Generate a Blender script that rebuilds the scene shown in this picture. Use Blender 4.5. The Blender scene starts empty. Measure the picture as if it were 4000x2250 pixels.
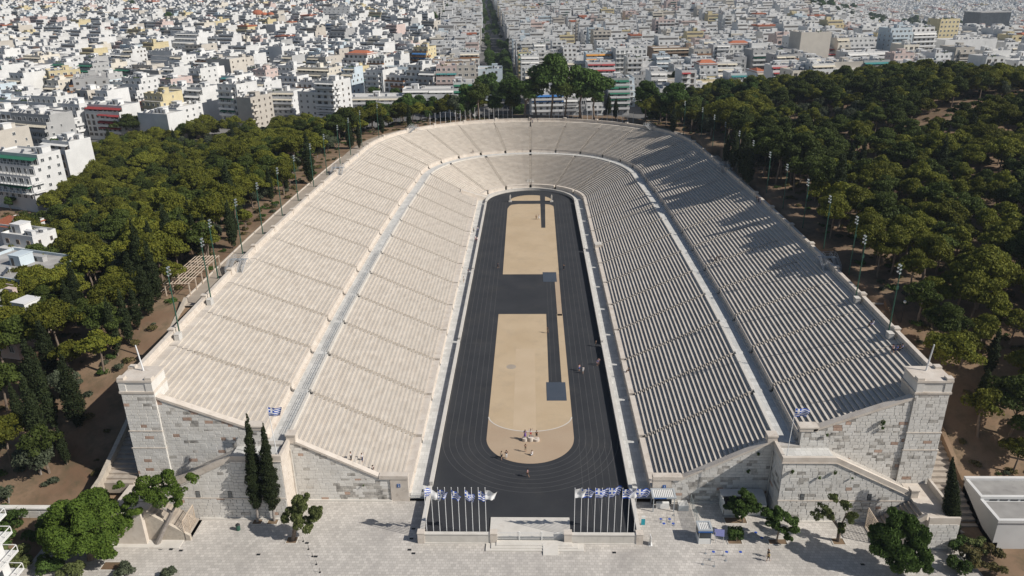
import bpy, bmesh, math, random
import numpy as np
from mathutils import Vector, Matrix
R = math.radians
random.seed(11)
rng = np.random.default_rng(11)
S = bpy.context.scene
COL = S.collection

# ---------------------------------------------------------------- camera
CAMP = (0.372853, -94.332096, 81.62373)
PIT, YAW, ROL = 0.3927082, 0.02788642, -0.01340831
_fw = Vector((-math.sin(YAW) * math.cos(PIT), math.cos(YAW) * math.cos(PIT), -math.sin(PIT)))
_rt = Vector((math.cos(YAW), math.sin(YAW), 0))
_up = _rt.cross(_fw)
_r2 = _rt * math.cos(ROL) + _up * math.sin(ROL)
_u2 = -_rt * math.sin(ROL) + _up * math.cos(ROL)
cd = bpy.data.cameras.new('camera')
cam = bpy.data.objects.new('camera', cd)
COL.objects.link(cam)
M = Matrix((_r2, _u2, -_fw)).transposed().to_4x4()
M.translation = CAMP
cam.matrix_world = M
cd.sensor_width = 36
cd.lens = 2981.15 / 4000 * 36
cd.clip_start = 1
cd.clip_end = 9000
S.camera = cam

# ---------------------------------------------------------------- sky and sun
SUN_EL, SUN_AZ = R(38.5), R(18.5)
sv = Vector((math.cos(SUN_AZ) * math.cos(SUN_EL), -math.sin(SUN_AZ) * math.cos(SUN_EL), math.sin(SUN_EL)))
W = bpy.data.worlds.new('World')
S.world = W
W.use_nodes = True
nt = W.node_tree
bg = nt.nodes['Background']
sky = nt.nodes.new('ShaderNodeTexSky')
sky.sky_type = 'NISHITA'
sky.sun_disc = False
sky.sun_elevation = SUN_EL
sky.sun_rotation = math.atan2(sv.x, sv.y)
sky.air_density = 1.0
sky.dust_density = 1.0
nt.links.new(sky.outputs[0], bg.inputs[0])
bg.inputs[1].default_value = 0.062
sl = bpy.data.lights.new('sun', 'SUN')
sl.energy = 4.7
sl.angle = R(0.53)
sl.color = (1.0, 0.945, 0.87)
so = bpy.data.objects.new('sun', sl)
so.rotation_euler = sv.to_track_quat('Z', 'Y').to_euler()
so.location = (200, -100, 200)
COL.objects.link(so)
S.view_settings.view_transform = 'Standard'
S.view_settings.look = 'None'
S.view_settings.exposure = 0.0
S.view_settings.gamma = 1
S.view_settings.use_curve_mapping = False
S.cycles.max_bounces = 4
S.cycles.diffuse_bounces = 2
S.cycles.glossy_bounces = 2
S.cycles.transmission_bounces = 2
S.cycles.transparent_max_bounces = 4
S.cycles.volume_bounces = 0
S.cycles.caustics_reflective = False
S.cycles.caustics_refractive = False
S.cycles.use_adaptive_sampling = True

# ---------------------------------------------------------------- materials
MAT = {}


def mat(name, c1, c2=None, scale=1.0, stretch=(1, 1, 1), rough=0.85, bump=0.0, rnd=0.0, dirt=None, dscale=0.2,
        brick=None, metal=0.0, uv=False, spec=0.3, detail=4.0, dlo=.55, dhi=.75, damt=.8):
    m = bpy.data.materials.new(name)
    m.use_nodes = True
    t = m.node_tree
    N, L = t.nodes, t.links
    b = N['Principled BSDF']
    b.inputs['Roughness'].default_value = rough
    b.inputs['Metallic'].default_value = metal
    b.inputs['Specular IOR Level'].default_value = spec
    c2 = c2 or c1
    if uv:
        g = N.new('ShaderNodeUVMap').outputs[0]
    else:
        g = N.new('ShaderNodeNewGeometry').outputs['Position']
    mp = N.new('ShaderNodeMapping')
    mp.inputs['Scale'].default_value = stretch
    L.new(g, mp.inputs[0])
    no = N.new('ShaderNodeTexNoise')
    no.inputs['Scale'].default_value = scale
    no.inputs['Detail'].default_value = detail
    L.new(mp.outputs[0], no.inputs['Vector'])
    mr = N.new('ShaderNodeMapRange')
    mr.inputs['From Min'].default_value = 0.3
    mr.inputs['From Max'].default_value = 0.7
    L.new(no.outputs['Fac'], mr.inputs['Value'])
    mx = N.new('ShaderNodeMix')
    mx.data_type = 'RGBA'
    mx.inputs['A'].default_value = (*c1, 1)
    mx.inputs['B'].default_value = (*c2, 1)
    L.new(mr.outputs[0], mx.inputs['Factor'])
    out = mx.outputs['Result']
    if brick:
        # brick = (width, height, mortar size, mortar colour, low, high)
        br = N.new('ShaderNodeTexBrick')
        br.inputs['Scale'].default_value = 1
        br.inputs['Brick Width'].default_value = brick[0]
        br.inputs['Row Height'].default_value = brick[1]
        br.inputs['Mortar Size'].default_value = brick[2]
        br.inputs['Mortar Smooth'].default_value = 0.3
        br.inputs['Color1'].default_value = (brick[4],) * 3 + (1,)
        br.inputs['Color2'].default_value = (brick[5],) * 3 + (1,)
        br.inputs['Mortar'].default_value = (*brick[3], 1)
        L.new(g, br.inputs['Vector'])
        m2 = N.new('ShaderNodeMix')
        m2.data_type = 'RGBA'
        m2.blend_type = 'MULTIPLY'
        m2.inputs['Factor'].default_value = 1
        L.new(out, m2.inputs['A'])
        L.new(br.outputs['Color'], m2.inputs['B'])
        out = m2.outputs['Result']
    if dirt:
        n2 = N.new('ShaderNodeTexNoise')
        n2.inputs['Scale'].default_value = dscale
        n2.inputs['Detail'].default_value = 6
        n2.inputs['Roughness'].default_value = 0.7
        L.new(mp.outputs[0], n2.inputs['Vector'])
        r2 = N.new('ShaderNodeMapRange')
        r2.inputs['From Min'].default_value = dlo
        r2.inputs['From Max'].default_value = dhi
        r2.inputs['To Max'].default_value = damt
        L.new(n2.outputs['Fac'], r2.inputs['Value'])
        m3 = N.new('ShaderNodeMix')
        m3.data_type = 'RGBA'
        m3.inputs['B'].default_value = (*dirt, 1)
        L.new(r2.outputs[0], m3.inputs['Factor'])
        L.new(out, m3.inputs['A'])
        out = m3.outputs['Result']
    if rnd:
        oi = N.new('ShaderNodeObjectInfo')
        r3 = N.new('ShaderNodeMapRange')
        r3.inputs['To Min'].default_value = 1 - rnd
        r3.inputs['To Max'].default_value = 1 + rnd * .6
        L.new(oi.outputs['Random'], r3.inputs['Value'])
        m4 = N.new('ShaderNodeMix')
        m4.data_type = 'RGBA'
        m4.blend_type = 'MULTIPLY'
        m4.inputs['Factor'].default_value = 1
        L.new(out, m4.inputs['A'])
        L.new(r3.outputs[0], m4.inputs['B'])
        out = m4.outputs['Result']
    L.new(out, b.inputs['Base Color'])
    if bump:
        bp = N.new('ShaderNodeBump')
        bp.inputs['Strength'].default_value = bump
        bp.inputs['Distance'].default_value = 0.05
        n3 = N.new('ShaderNodeTexNoise')
        n3.inputs['Scale'].default_value = scale * 6
        n3.inputs['Detail'].default_value = 5
        L.new(g, n3.inputs['Vector'])
        L.new(n3.outputs['Fac'], bp.inputs['Height'])
        L.new(bp.outputs[0], b.inputs['Normal'])
    MAT[name] = m
    return m


mat('seat', (.56, .505, .44), (.64, .59, .525), .45, uv=True, rough=.75, brick=(1.9, 1, .012, (.78, .75, .70), .90, 1.03), dirt=(.42, .35, .28), dscale=.7, dlo=.56, dhi=.80, damt=.32, bump=.2)
mat('marble', (.56, .53, .48), (.68, .65, .60), .5, rough=.7, dirt=(.36, .30, .24), dscale=.5, damt=.45, bump=.2)
mat('marble_cream', (.57, .505, .435), (.67, .61, .54), .6, rough=.7, dirt=(.30, .24, .19), dscale=.8, damt=.6, bump=.2)
mat('stair_marble_shaded', (.34, .30, .25), (.52, .47, .41), 1.5, rough=.8, dirt=(.20, .17, .14), dscale=1.5, damt=.5)  # marble toned down: shadow on the stair flights put into the colour
mat('corridor', (.55, .55, .53), (.66, .65, .62), .35, stretch=(.25, 1.6, 1), rough=.7, brick=(.9, 1.25, .03, (.7, .7, .68), .86, 1.05), dirt=(.38, .36, .33), dscale=.5, damt=.5)
mat('block', (.66, .635, .59), (.76, .74, .70), .5, rough=.85, rnd=.07, dirt=(.34, .31, .28), dscale=.7, dlo=.58, dhi=.80, damt=.5, bump=.4)
mat('block_dark', (.50, .47, .43), (.62, .59, .54), 1.3, rough=.9, rnd=.25, dirt=(.09, .085, .08), dscale=.7, dlo=.45, dhi=.7, damt=.85, bump=.5)
mat('block_red', (.45, .30, .23), (.56, .42, .34), 3, rough=.9, rnd=.2, dirt=(.2, .13, .1), dscale=2, bump=.5)
mat('mortar', (.42, .39, .36), (.52, .50, .46), 2, rough=.95)
mat('rubble', (.40, .35, .29), (.56, .50, .42), 1.2, rough=.95, dirt=(.2, .17, .13), dscale=1.2, bump=1)
mat('track', (.028, .030, .035), (.040, .042, .047), .15, rough=.85, dirt=(.060, .058, .055), dscale=.12, dlo=.52, dhi=.8, damt=.7, bump=.1)
mat('mattress', (.055, .070, .095), (.065, .08, .105), .3, rough=.7)
mat('sand', (.47, .36, .235), (.53, .415, .28), .12, rough=.95, dirt=(.40, .32, .23), dscale=.25, dlo=.5, dhi=.75, damt=.6)
mat('sand_pale', (.50, .39, .265), (.545, .43, .30), .2, rough=.95, dirt=(.50, .39, .27), dscale=.3, damt=.6)
mat('sand_brown', (.40, .30, .21), (.45, .35, .25), .15, rough=.95, dirt=(.34, .27, .19), dscale=.3, damt=.6)
mat('line', (.12, .12, .12), rough=.8)
mat('plaza', (.47, .445, .41), (.60, .565, .52), .12, rough=.8, brick=(.62, .56, .022, (.60, .57, .54), .84, 1.08), dirt=(.30, .28, .265), dscale=.1, dlo=.5, dhi=.72, damt=.65, bump=.15)
mat('earth', (.17, .105, .065), (.27, .19, .125), .12, rough=1, dirt=(.10, .085, .05), dscale=.35, dlo=.45, dhi=.7, damt=.8, bump=.4)
mat('path', (.33, .28, .23), (.40, .35, .29), .4, rough=.95)
mat('asphalt', (.045, .045, .048), (.065, .065, .066), .5, rough=.9)
mat('white_paint', (.78, .78, .76), rough=.5)
mat('pole_white', (.74, .75, .76), rough=.4)
mat('green_metal', (.035, .10, .07), rough=.5)
mat('metal', (.42, .44, .45), rough=.4, metal=.4)
mat('grey_roof', (.40, .43, .45), rough=.5)
mat('steps', (.36, .31, .26), (.46, .41, .35), .8, rough=.95, dirt=(.2, .17, .14), dscale=1, damt=.6)
mat('dark', (.02, .022, .025), rough=.6)
mat('blue_sign', (.02, .10, .33), rough=.5)
mat('purple_board', (.22, .23, .45), rough=.6)
mat('pergola', (.55, .45, .35), (.62, .52, .42), 1, rough=.8)

_cube = None


class MB:
    def __init__(s):
        s.v = []; s.f = []; s.m = []; s.uv = None

    def add(s, vs, fs, m=0):
        n = len(s.v)
        s.v.extend(vs)
        for f in fs:
            s.f.append([i + n for i in f]); s.m.append(m)

    def box(s, x0, y0, z0, x1, y1, z1, m=0):
        x0, x1 = min(x0, x1), max(x0, x1); y0, y1 = min(y0, y1), max(y0, y1); z0, z1 = min(z0, z1), max(z0, z1)
        s.add([(x0, y0, z0), (x1, y0, z0), (x1, y1, z0), (x0, y1, z0), (x0, y0, z1), (x1, y0, z1), (x1, y1, z1), (x0, y1, z1)],
              [(0, 3, 2, 1), (4, 5, 6, 7), (0, 1, 5, 4), (1, 2, 6, 5), (2, 3, 7, 6), (3, 0, 4, 7)], m)

    def obox(s, c, sz, ang=0, m=0, tilt=0):
        ca, sa = math.cos(ang), math.sin(ang)
        ct, st = math.cos(tilt), math.sin(tilt)
        vs = []
        for dz in (-.5, .5):
            for dx, dy in ((-.5, -.5), (.5, -.5), (.5, .5), (-.5, .5)):
                x, y, z = dx * sz[0], dy * sz[1], dz * sz[2]
                y, z = y * ct - z * st, y * st + z * ct
                vs.append((c[0] + x * ca - y * sa, c[1] + x * sa + y * ca, c[2] + z))
        s.add(vs, [(0, 3, 2, 1), (4, 5, 6, 7), (0, 1, 5, 4), (1, 2, 6, 5), (2, 3, 7, 6), (3, 0, 4, 7)], m)

    def tube(s, p0, p1, r0, r1=None, n=6, m=0):
        r1 = r0 if r1 is None else r1
        p0, p1 = Vector(p0), Vector(p1)
        d = (p1 - p0).normalized()
        a = d.orthogonal().normalized(); b = d.cross(a)
        vs = []
        for p, r in ((p0, r0), (p1, r1)):
            for i in range(n):
                t = 2 * math.pi * i / n
                vs.append(tuple(p + a * (r * math.cos(t)) + b * (r * math.sin(t))))
        fs = [(i, (i + 1) % n, n + (i + 1) % n, n + i) for i in range(n)]
        fs += [tuple(range(n - 1, -1, -1)), tuple(range(n, 2 * n))]
        s.add(vs, fs, m)

    def prism(s, poly, z0, z1, m=0):
        n = len(poly)
        a = sum(poly[i][0] * poly[(i + 1) % n][1] - poly[(i + 1) % n][0] * poly[i][1] for i in range(n))
        if a < 0:
            poly = poly[::-1]
        s.add([(x, y, z0) for x, y in poly] + [(x, y, z1) for x, y in poly],
              [tuple(range(n - 1, -1, -1)), tuple(range(n, 2 * n))] + [(i, (i + 1) % n, n + (i + 1) % n, n + i) for i in range(n)], m)

    def yprism(s, poly, y0, y1, m=0):
        """polygon in x,z extruded along y"""
        n = len(poly)
        a = sum(poly[i][0] * poly[(i + 1) % n][1] - poly[(i + 1) % n][0] * poly[i][1] for i in range(n))
        if a < 0:
            poly = poly[::-1]
        s.add([(x, y0, z) for x, z in poly] + [(x, y1, z) for x, z in poly],
              [tuple(range(n)), tuple(range(2 * n - 1, n - 1, -1))] + [(i, n + i, n + (i + 1) % n, (i + 1) % n) for i in range(n)], m)

    def mesh(s, name, mats):
        me = bpy.data.meshes.new(name)
        me.from_pydata(s.v, [], s.f)
        for k in mats:
            me.materials.append(MAT[k])
        if len(mats) > 1:
            me.polygons.foreach_set('material_index', s.m)
        if s.uv is not None:
            ul = me.uv_layers.new(name='UVMap')
            arr = np.array([s.uv[l.vertex_index] for l in me.loops], dtype=np.float32).ravel()
            ul.data.foreach_set('uv', arr)
        me.update()
        return me

    def build(s, name, mats, parent=None, **kw):
        if isinstance(mats, str):
            mats = [mats]
        return ob(name, s.mesh(name, mats), parent, **kw)


def ob(name, me, parent=None, loc=None, rot=None, scale=None, label=None, cat=None, group=None, kind=None):
    o = bpy.data.objects.new(name, me)
    COL.objects.link(o)
    if parent is not None:
        o.parent = parent
    if loc is not None:
        o.location = loc
    if rot is not None:
        o.rotation_euler = rot if hasattr(rot, '__len__') else (0, 0, rot)
    if scale is not None:
        o.scale = scale
    tag(o, label, cat, group, kind)
    return o


def tag(o, label=None, cat=None, group=None, kind=None):
    if label: o['label'] = label
    if cat: o['category'] = cat
    if group: o['group'] = group
    if kind: o['kind'] = kind
    return o


def thing(name, label, cat, loc=(0, 0, 0), rz=0, group=None):
    return ob(name, None, None, loc, rz, None, label, cat, group)


def copy_tree(o, parent=None, loc=None, rz=None, label=None):
    c = o.copy()
    COL.objects.link(c)
    if parent is not None: c.parent = parent
    if loc is not None: c.location = loc
    if rz is not None: c.rotation_euler = (0, 0, rz)
    if label: c['label'] = label
    for ch in o.children:
        copy_tree(ch, c)
    return c


ORD = ['first', 'second', 'third', 'fourth', 'fifth', 'sixth', 'seventh', 'eighth', 'ninth', 'tenth', 'eleventh', 'twelfth', 'thirteenth',
       'fourteenth', 'fifteenth', 'sixteenth', 'seventeenth', 'eighteenth', 'nineteenth', 'twentieth', 'twenty-first', 'twenty-second']
SIDE = {1: 'right', -1: 'left'}

# ---------------------------------------------------------------- plan of the stadium
YC = 188.3
PI = math.pi
_B = [(10, 40.05), (27, 40.6), (42, 41.0), (57, 41.35), (72, 41.45), (88, 41.4), (108, 41.3), (128, 41.0), (148, 40.6), (162, 40.05), (177, 39.3), (188.3, 38.9),
      (198.3, 38.8), (210.3, 38.95), (221.3, 39.1), (238.3, 39.5), (248.3, 38.9), (262, 38.2), (278.3, 38.0)]
_C = [(9, 65.0), (15, 65.15), (30, 65.5), (46, 66.0), (61, 66.3), (77, 66.45), (92, 66.45), (108, 66.2), (124, 66.0), (138, 65.6), (160, 64.9), (177, 64.0), (188.3, 63.5),
      (198.3, 63.6), (211.3, 65.0), (225.3, 65.5), (238.3, 65.0), (250.3, 64.5), (264.3, 63.8), (278.3, 63.4)]


def interp(tab, t):
    xs = [a for a, _ in tab]; ys = [b for _, b in tab]
    # smooth (centred average of linear interpolation)
    return float(np.mean(np.interp([t - 6, t - 3, t, t + 3, t + 6], xs, ys)))


def RB(t): return interp(_B, t)
def RC(t): return interp(_C, t)
def zB(t): return 11.5 - 1.05 * min(max(t / YC, 0), 1)
def zC(t): return 22.2 - 1.4 * min(max(t / YC, 0), 1)


def pos(rho, t, side):
    """plan point at distance rho from the long axis; t = y on the straight, YC + degrees in the apse"""
    if t <= YC:
        return (side * rho, t)
    a = R(t - YC)
    return (side * rho * math.cos(a), YC + rho * math.sin(a))


def ts_between(a, b, straight=5.0, arc=5.0):
    """sample parameters between a and b"""
    n = max(1, int(math.ceil((b - a) / (straight if b <= YC + .01 else arc))))
    L = [a + (b - a) * i / n for i in range(n + 1)]
    if a < YC < b:
        L.append(YC); L = sorted(set(L))
    return L


def sweep(mb, prof, ts, side, uvoff=None, caps=True, m=0):
    """prof: list of functions or values (rho,z) evaluated per t -> prof(t) returns list of (rho,z). Sweeps along ts."""
    rows = []
    base = len(mb.v)
    d = 0.0
    uvs = []
    prev = None
    for t in ts:
        pr = prof(t)
        cur = []
        mid = pos(pr[0][0], t, side)
        if prev is not None:
            d += math.hypot(mid[0] - prev[0], mid[1] - prev[1])
        prev = mid
        q = 0
        for k, (r_, z_) in enumerate(pr):
            x, y = pos(r_, t, side)
            mb.v.append((x, y, z_))
            if k:
                q += math.hypot(r_ - pr[k - 1][0], z_ - pr[k - 1][1])
            uvs.append((d + (uvoff[0] if uvoff else 0), (uvoff[1] if uvoff else 0) + min(q * .35, .9)))
        rows.append(len(pr))
    n = rows[0]
    for i in range(len(ts) - 1):
        for k in range(n - 1):
            a = base + i * n + k
            f = [a, a + 1, a + n + 1, a + n] if side < 0 else [a, a + n, a + n + 1, a + 1]
            mb.f.append(f); mb.m.append(m)
    if caps:
        e0 = [base + k for k in range(n)]
        e1 = [base + (len(ts) - 1) * n + k for k in range(n)]
        mb.f.append(e0 if side > 0 else e0[::-1]); mb.m.append(m)
        mb.f.append(e1[::-1] if side > 0 else e1); mb.m.append(m)
    if uvoff is not None:
        if mb.uv is None: mb.uv = []
        mb.uv.extend(uvs)


# stations of the stairways
ST_LOW = [11.2, 26.5, 41.7, 56.9, 72.1, 87.3, 102.5, 117.7, 132.9, 148.1, 163.3, 178.5, YC + 6, YC + 33.5, YC + 61, YC + 90]
ST_UP = [10.6, 26.5, 41.7, 56.9, 72.1, 87.3, 102.5, 117.7, 132.9, 148.1, 163.3, 178.5, YC + 3.5, YC + 17, YC + 31, YC + 45.5, YC + 60, YC + 75, YC + 90]
NL, NU = 24, 20
RL0 = 21.7
STAIR_W = 0.48   # half width


def half_t(rho, t):
    return STAIR_W if t < YC else math.degrees(STAIR_W / rho)


def low_row(i, t):
    """riser rho and tread z of row i"""
    r1 = RB(t) - .55
    run = (r1 - RL0) / NL
    rise = (zB(t) - .45 - 1.7) / NL
    return RL0 + run * i, 1.7 + rise * (i + 1), run, rise


def up_row(i, t):
    r0 = RB(t) + 3.5
    r1 = RC(t) - 5.0
    z0 = zB(t) + 1.3
    z1 = zC(t) - 1.3 - 1.4
    run = (r1 - r0) / NU; rise = (z1 - z0) / NU
    return r0 + run * i, z0 + rise * (i + 1), run, rise


def seat_profile(rowf, i, last):
    def f(t):
        r0, z, run, rise = rowf(i, t)
        return [(r0 + .12, z - rise - .25), (r0 + .12, z - .12), (r0, z - .09), (r0, z), (r0 + .36, z), (r0 + .38, z - .045),
                (r0 + run + .13, z - .045), (r0 + run + .13, z - rise - .25)]
    return f


def seat_block(rowf, n, ta, tb, side, label, group, name):
    t = thing(name, label, 'seating block', (0, 0, 0), 0, group)
    for i in range(n):
        r0 = rowf(i, ta)[0]
        a = ta + (half_t(r0, ta + .1) if ta > 12 else 0)
        b = tb - half_t(r0, tb - .01) if not (abs(tb - (YC + 90)) < .01) else tb - half_t(r0, tb)
        mb = MB()
        mb.uv = []
        sweep(mb, seat_profile(rowf, i, i == n - 1), ts_between(a, b, 5.2, 4.6), side, uvoff=(random.random() * 40, i * 1.0))
        mb.build('seat_row', 'seat', t)
    return t


def stair(rowf, n, ts, side, zfoot, label, group):
    """flight of steps: two per seat row, in the gap between two seating blocks"""
    mb = MB()
    for i in range(n):
        r0, z, run, rise = rowf(i, ts)
        for k in range(2):
            ra = r0 - run * .5 + k * run * .5 + .1
            rb_ = ra + run * .5
            zt = z - rise * .5 + k * rise * .5 - .10
            q = []
            for rr in (ra, rb_):
                h = half_t(rr, ts + .01)
                q.append(pos(rr, ts - h, side)); q.append(pos(rr, ts + h, side) if ts < YC + 89.9 else mirror(pos(rr, ts - h, side)))
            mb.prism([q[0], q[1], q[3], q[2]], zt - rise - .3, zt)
    o = mb.build('stairway', 'stair_marble_shaded')
    tag(o, label, 'stairway', group)
    return o


def mirror(p): return (-p[0], p[1])


for side in (1, -1):
    sn = SIDE[side]
    for rowf, n, st, tier, in ((low_row, NL, ST_LOW, 'lower'), (up_row, NU, ST_UP, 'upper')):
        for k in range(len(st) - 1):
            far = ', curved end' if st[k] > YC else ''
            seat_block(rowf, n, st[k], st[k + 1], side,
                       f'{ORD[k]} block of seat rows from the entrance, {tier} tier, {sn} side{far}',
                       f'marble seating blocks of the {tier} tier', 'seating_block')
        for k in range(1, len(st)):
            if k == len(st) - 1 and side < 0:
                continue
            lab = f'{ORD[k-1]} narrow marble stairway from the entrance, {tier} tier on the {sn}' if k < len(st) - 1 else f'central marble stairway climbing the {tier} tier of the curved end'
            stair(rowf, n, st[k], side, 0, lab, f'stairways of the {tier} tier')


def gapped(st, t0, t1, gap, rho):
    """intervals between t0 and t1 with gaps at each station"""
    out = []
    cur = t0
    for s_ in st:
        if s_ <= t0 + .01: continue
        if s_ >= t1 - .01: break
        g = gap if s_ < YC else math.degrees(gap / rho)
        out.append((cur, s_ - g)); cur = s_ + g
    g = math.degrees(gap / rho) if abs(t1 - (YC + 90)) < .01 else 0
    out.append((cur, t1 - g))
    return out


def strip_thing(name, label, cat, rhof, ts, side, parts, group=None, gap=None):
    """parts: list of (partname, profile(t), material, intervals)"""
    t = thing(name, label, cat, (0, 0, 0), 0, group)
    for pn, prof, ma, ivs in parts:
        for a, b in ivs:
            mb = MB()
            sweep(mb, prof, ts_between(a, b, 8, 4.6), side)
            mb.build(pn, ma, t)
    return t


END = YC + 90
for side in (1, -1):
    sn = SIDE[side]
    # parapet between track and walkway
    gates = {1: [66.9, 132.0, YC - 2.5], -1: [12.8, 68.5, 115.0, YC - 2.5]}[side]
    iv = []
    cur = .9
    for g in gates:
        iv.append((cur, g - .55)); cur = g + .55
    iv.append((cur, END))
    pf = lambda t: [(16.75, 0 if t > 10.4 else -.5), (16.75, .12), (16.67, .14), (16.67, 1.02), (16.62, 1.04), (16.62, 1.15), (17.25, 1.15), (17.25, 1.04), (17.2, 1.02), (17.2, -.5)]
    strip_thing('track_parapet', f'low white marble parapet along the {sn} edge of the black track', 'parapet', None, None, side,
                [('parapet_slab', pf, 'marble', iv)], 'parapets beside the track')
    # seat podium wall
    pw = lambda t: [(20.15, -.5), (20.15, .42), (20.3, .46), (20.3, 1.5), (20.22, 1.53), (20.22, 1.72), (21.85, 1.72), (21.85, 1.2)]
    strip_thing('podium_wall', f'marble podium wall under the first seats, {sn} side of the track', 'wall', None, None, side,
                [('wall_slab', pw, 'marble_cream', gapped(ST_LOW, 11.2, END, .45, 20.3))], 'podium walls below the lower seats')
    # foot step in the gaps
    # upper edge parapet of the lower tier
    pb = lambda t: [(RB(t) - .5, zB(t) - 1.4), (RB(t) - .5, zB(t)), (RB(t), zB(t)), (RB(t), zB(t) - 1.6)]
    strip_thing('walkway_parapet', f'marble parapet above the lower seats on the {sn}, inner edge of the middle walkway', 'parapet', None, None, side,
                [('parapet_slab', pb, 'marble', gapped(ST_LOW, 11.2, END, .6, 39))], 'parapets of the middle walkway')
    # podium of the upper tier
    pu = lambda t: [(RB(t) + 2.45, zB(t) - 1.6), (RB(t) + 2.45, zB(t) + .02), (RB(t) + 2.9, zB(t) + .04), (RB(t) + 2.9, zB(t) + .22), (RB(t) + 3.05, zB(t) + .25), (RB(t) + 3.1, zB(t) + 1.1),
                    (RB(t) + 3.0, zB(t) + 1.12), (RB(t) + 3.0, zB(t) + 1.32), (RB(t) + 3.65, zB(t) + 1.32), (RB(t) + 3.65, zB(t) + .9)]
    strip_thing('podium_wall', f'tall marble podium wall under the upper seats, outer edge of the middle walkway on the {sn}', 'wall', None, None, side,
                [('wall_slab', pu, 'marble_cream', gapped(ST_UP, 10.0, END, .45, 42))], 'podium walls below the upper seats')
    # floors
    mb = MB(); mb.uv = []
    sweep(mb, lambda t: [(17.1, .1), (20.2, .12)], ts_between(10.4, END, 8, 4.5), side, uvoff=(0, 0), caps=False)
    mb.build('walkway_floor_lower', 'corridor', kind='structure')
    mb = MB()
    sweep(mb, lambda t: [(RB(t) - .1, zB(t) - .14), (RB(t) + 2.6, zB(t) - .14)], ts_between(10.4, END, 8, 4.5), side, caps=False)
    mb.build('walkway_floor_middle', 'corridor', kind='structure')
    # wide steps at the rim and the rim walk
    t = thing('rim_steps', f'wide marble steps under the rim wall on the {sn}', 'steps', group='wide steps under the rim')
    for k in range(4):
        def pr(t_, k=k):
            r = RC(t_) - 5.0 + .85 * k; z = zC(t_) - 1.3 - 1.4 + .35 * (k + 1)
            return [(r + .1, z - .8), (r + .1, z - .08), (r, z - .06), (r, z), (r + (1.1 if k < 3 else 2.2), z), (r + (1.1 if k < 3 else 2.2), z - .8)]
        for j in range(len(ST_UP) - 1):
            mb = MB(); mb.uv = []
            g = .25 if ST_UP[j + 1] < YC else .25
            sweep(mb, pr, ts_between(ST_UP[j], ST_UP[j + 1] - g, 8, 4.6), side, uvoff=(random.random() * 30, k))
            mb.build('step', 'seat', t)
    # rim wall with piers
    t = thing('rim_wall', f'high marble rim wall with square piers around the top of the {sn} stand', 'wall', group='rim walls of the stadium')
    prw = lambda t_: [(RC(t_) - .9, zC(t_) - 1.6), (RC(t_) - .9, zC(t_) - 1.0), (RC(t_) - .6, zC(t_) - .97), (RC(t_) - .6, zC(t_) - .14), (RC(t_) - .68, zC(t_) - .12), (RC(t_) - .68, zC(t_)), (RC(t_) + .06, zC(t_)),
                      (RC(t_) + .06, zC(t_) - .14), (RC(t_), zC(t_) - .16), (RC(t_) + .1, -1.0 if t_ < 60 else 10)]
    piers = [30, 46, 61, 77, 92, 108, 123, 139, 154, 170, 184, YC + 9, YC + 23, YC + 37, YC + 50, YC + 63, YC + 76, YC + 90]
    cur = 13.2
    for p_ in piers:
        mb = MB(); sweep(mb, prw, ts_between(cur, p_, 8, 4.6), side); mb.build('wall_panel', 'marble_cream', t); cur = p_
        if p_ == END and side < 0: continue
        x, y = pos(RC(p_) - .25, p_, side)
        ang = 0 if p_ <= YC else side * R(p_ - YC) if side > 0 else -R(p_ - YC)
        mb = MB()
        z = zC(p_)
        mb.obox((x, y, z - .5), (1.05, 1.1, 1.5), ang); mb.obox((x, y, z + .31), (1.25, 1.3, .16), ang); mb.obox((x, y, z + .42), (.95, 1.0, .1), ang)
        mb.build('pier', 'marble_cream', t)

# ---------------------------------------------------------------- ground and hills
def sstep(a, b, x):
    t = np.clip((x - a) / (b - a), 0, 1)
    return t * t * (3 - 2 * t)


_tt = np.arange(-60, YC + 91, 1.0)
_rc = np.array([RC(max(9, t)) for t in _tt])


def dout(x, y):
    x = np.abs(np.asarray(x, float)); y = np.asarray(y, float)
    ang = np.degrees(np.arctan2(y - YC, x))
    t = np.where(y <= YC, y, YC + ang)
    r = np.where(y <= YC, x, np.hypot(x, y - YC))
    return r - np.interp(t, _tt, _rc)


def city_h(x, y):
    x = np.asarray(x, float); y = np.asarray(y, float)
    g = 7 + 13 * sstep(300, 1100, y) + 5 * sstep(0, 250, x)
    hyp = np.hypot(x, y + 94); q = x / (y + 94)
    g = g - 62 * sstep(650, 1500, hyp) * sstep(.30, .46, q)
    g = g + 14 * np.exp(-((x + 330) / 260) ** 2 - ((y - 1700) / 380) ** 2)
    return g


def hgt(x, y):
    x = np.asarray(x, float); y = np.asarray(y, float)
    d = dout(x, y)
    c = city_h(x, y)
    up = 19.6
    left = c + (up - c) * (1 - sstep(9, 82, d))
    left = np.where(x < 0, left - 3.5 * sstep(30, 90, d) * (1 - sstep(150, 330, y)), left)
    back = 1 - sstep(16, 62, d)
    hill = 17.5 * np.exp(-((x - 182) / 84) ** 2 - ((y - 197) / 105) ** 2)
    plate = 1 - sstep(290, 350, y + .12 * (x - 60))
    right = c + (up - c) * plate * np.where(x > 0, 1, 0) * (1 - .25 * sstep(150, 330, x)) + hill
    wr = sstep(20, 70, x)
    h = left * (1 - wr) + np.where(y > YC + 20, np.maximum(c + (up - c) * back, right * sstep(60, 90, x) + c * (1 - sstep(60, 90, x))), right) * wr
    h = h + .5 * np.sin(x * .13) * np.sin(y * .11) * sstep(12, 30, d)
    s = sstep(-4, 50, y)
    g0 = -0.75
    h = g0 + (h - g0) * s
    h = np.where(d < .02, -2.0, h)
    return h


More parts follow.
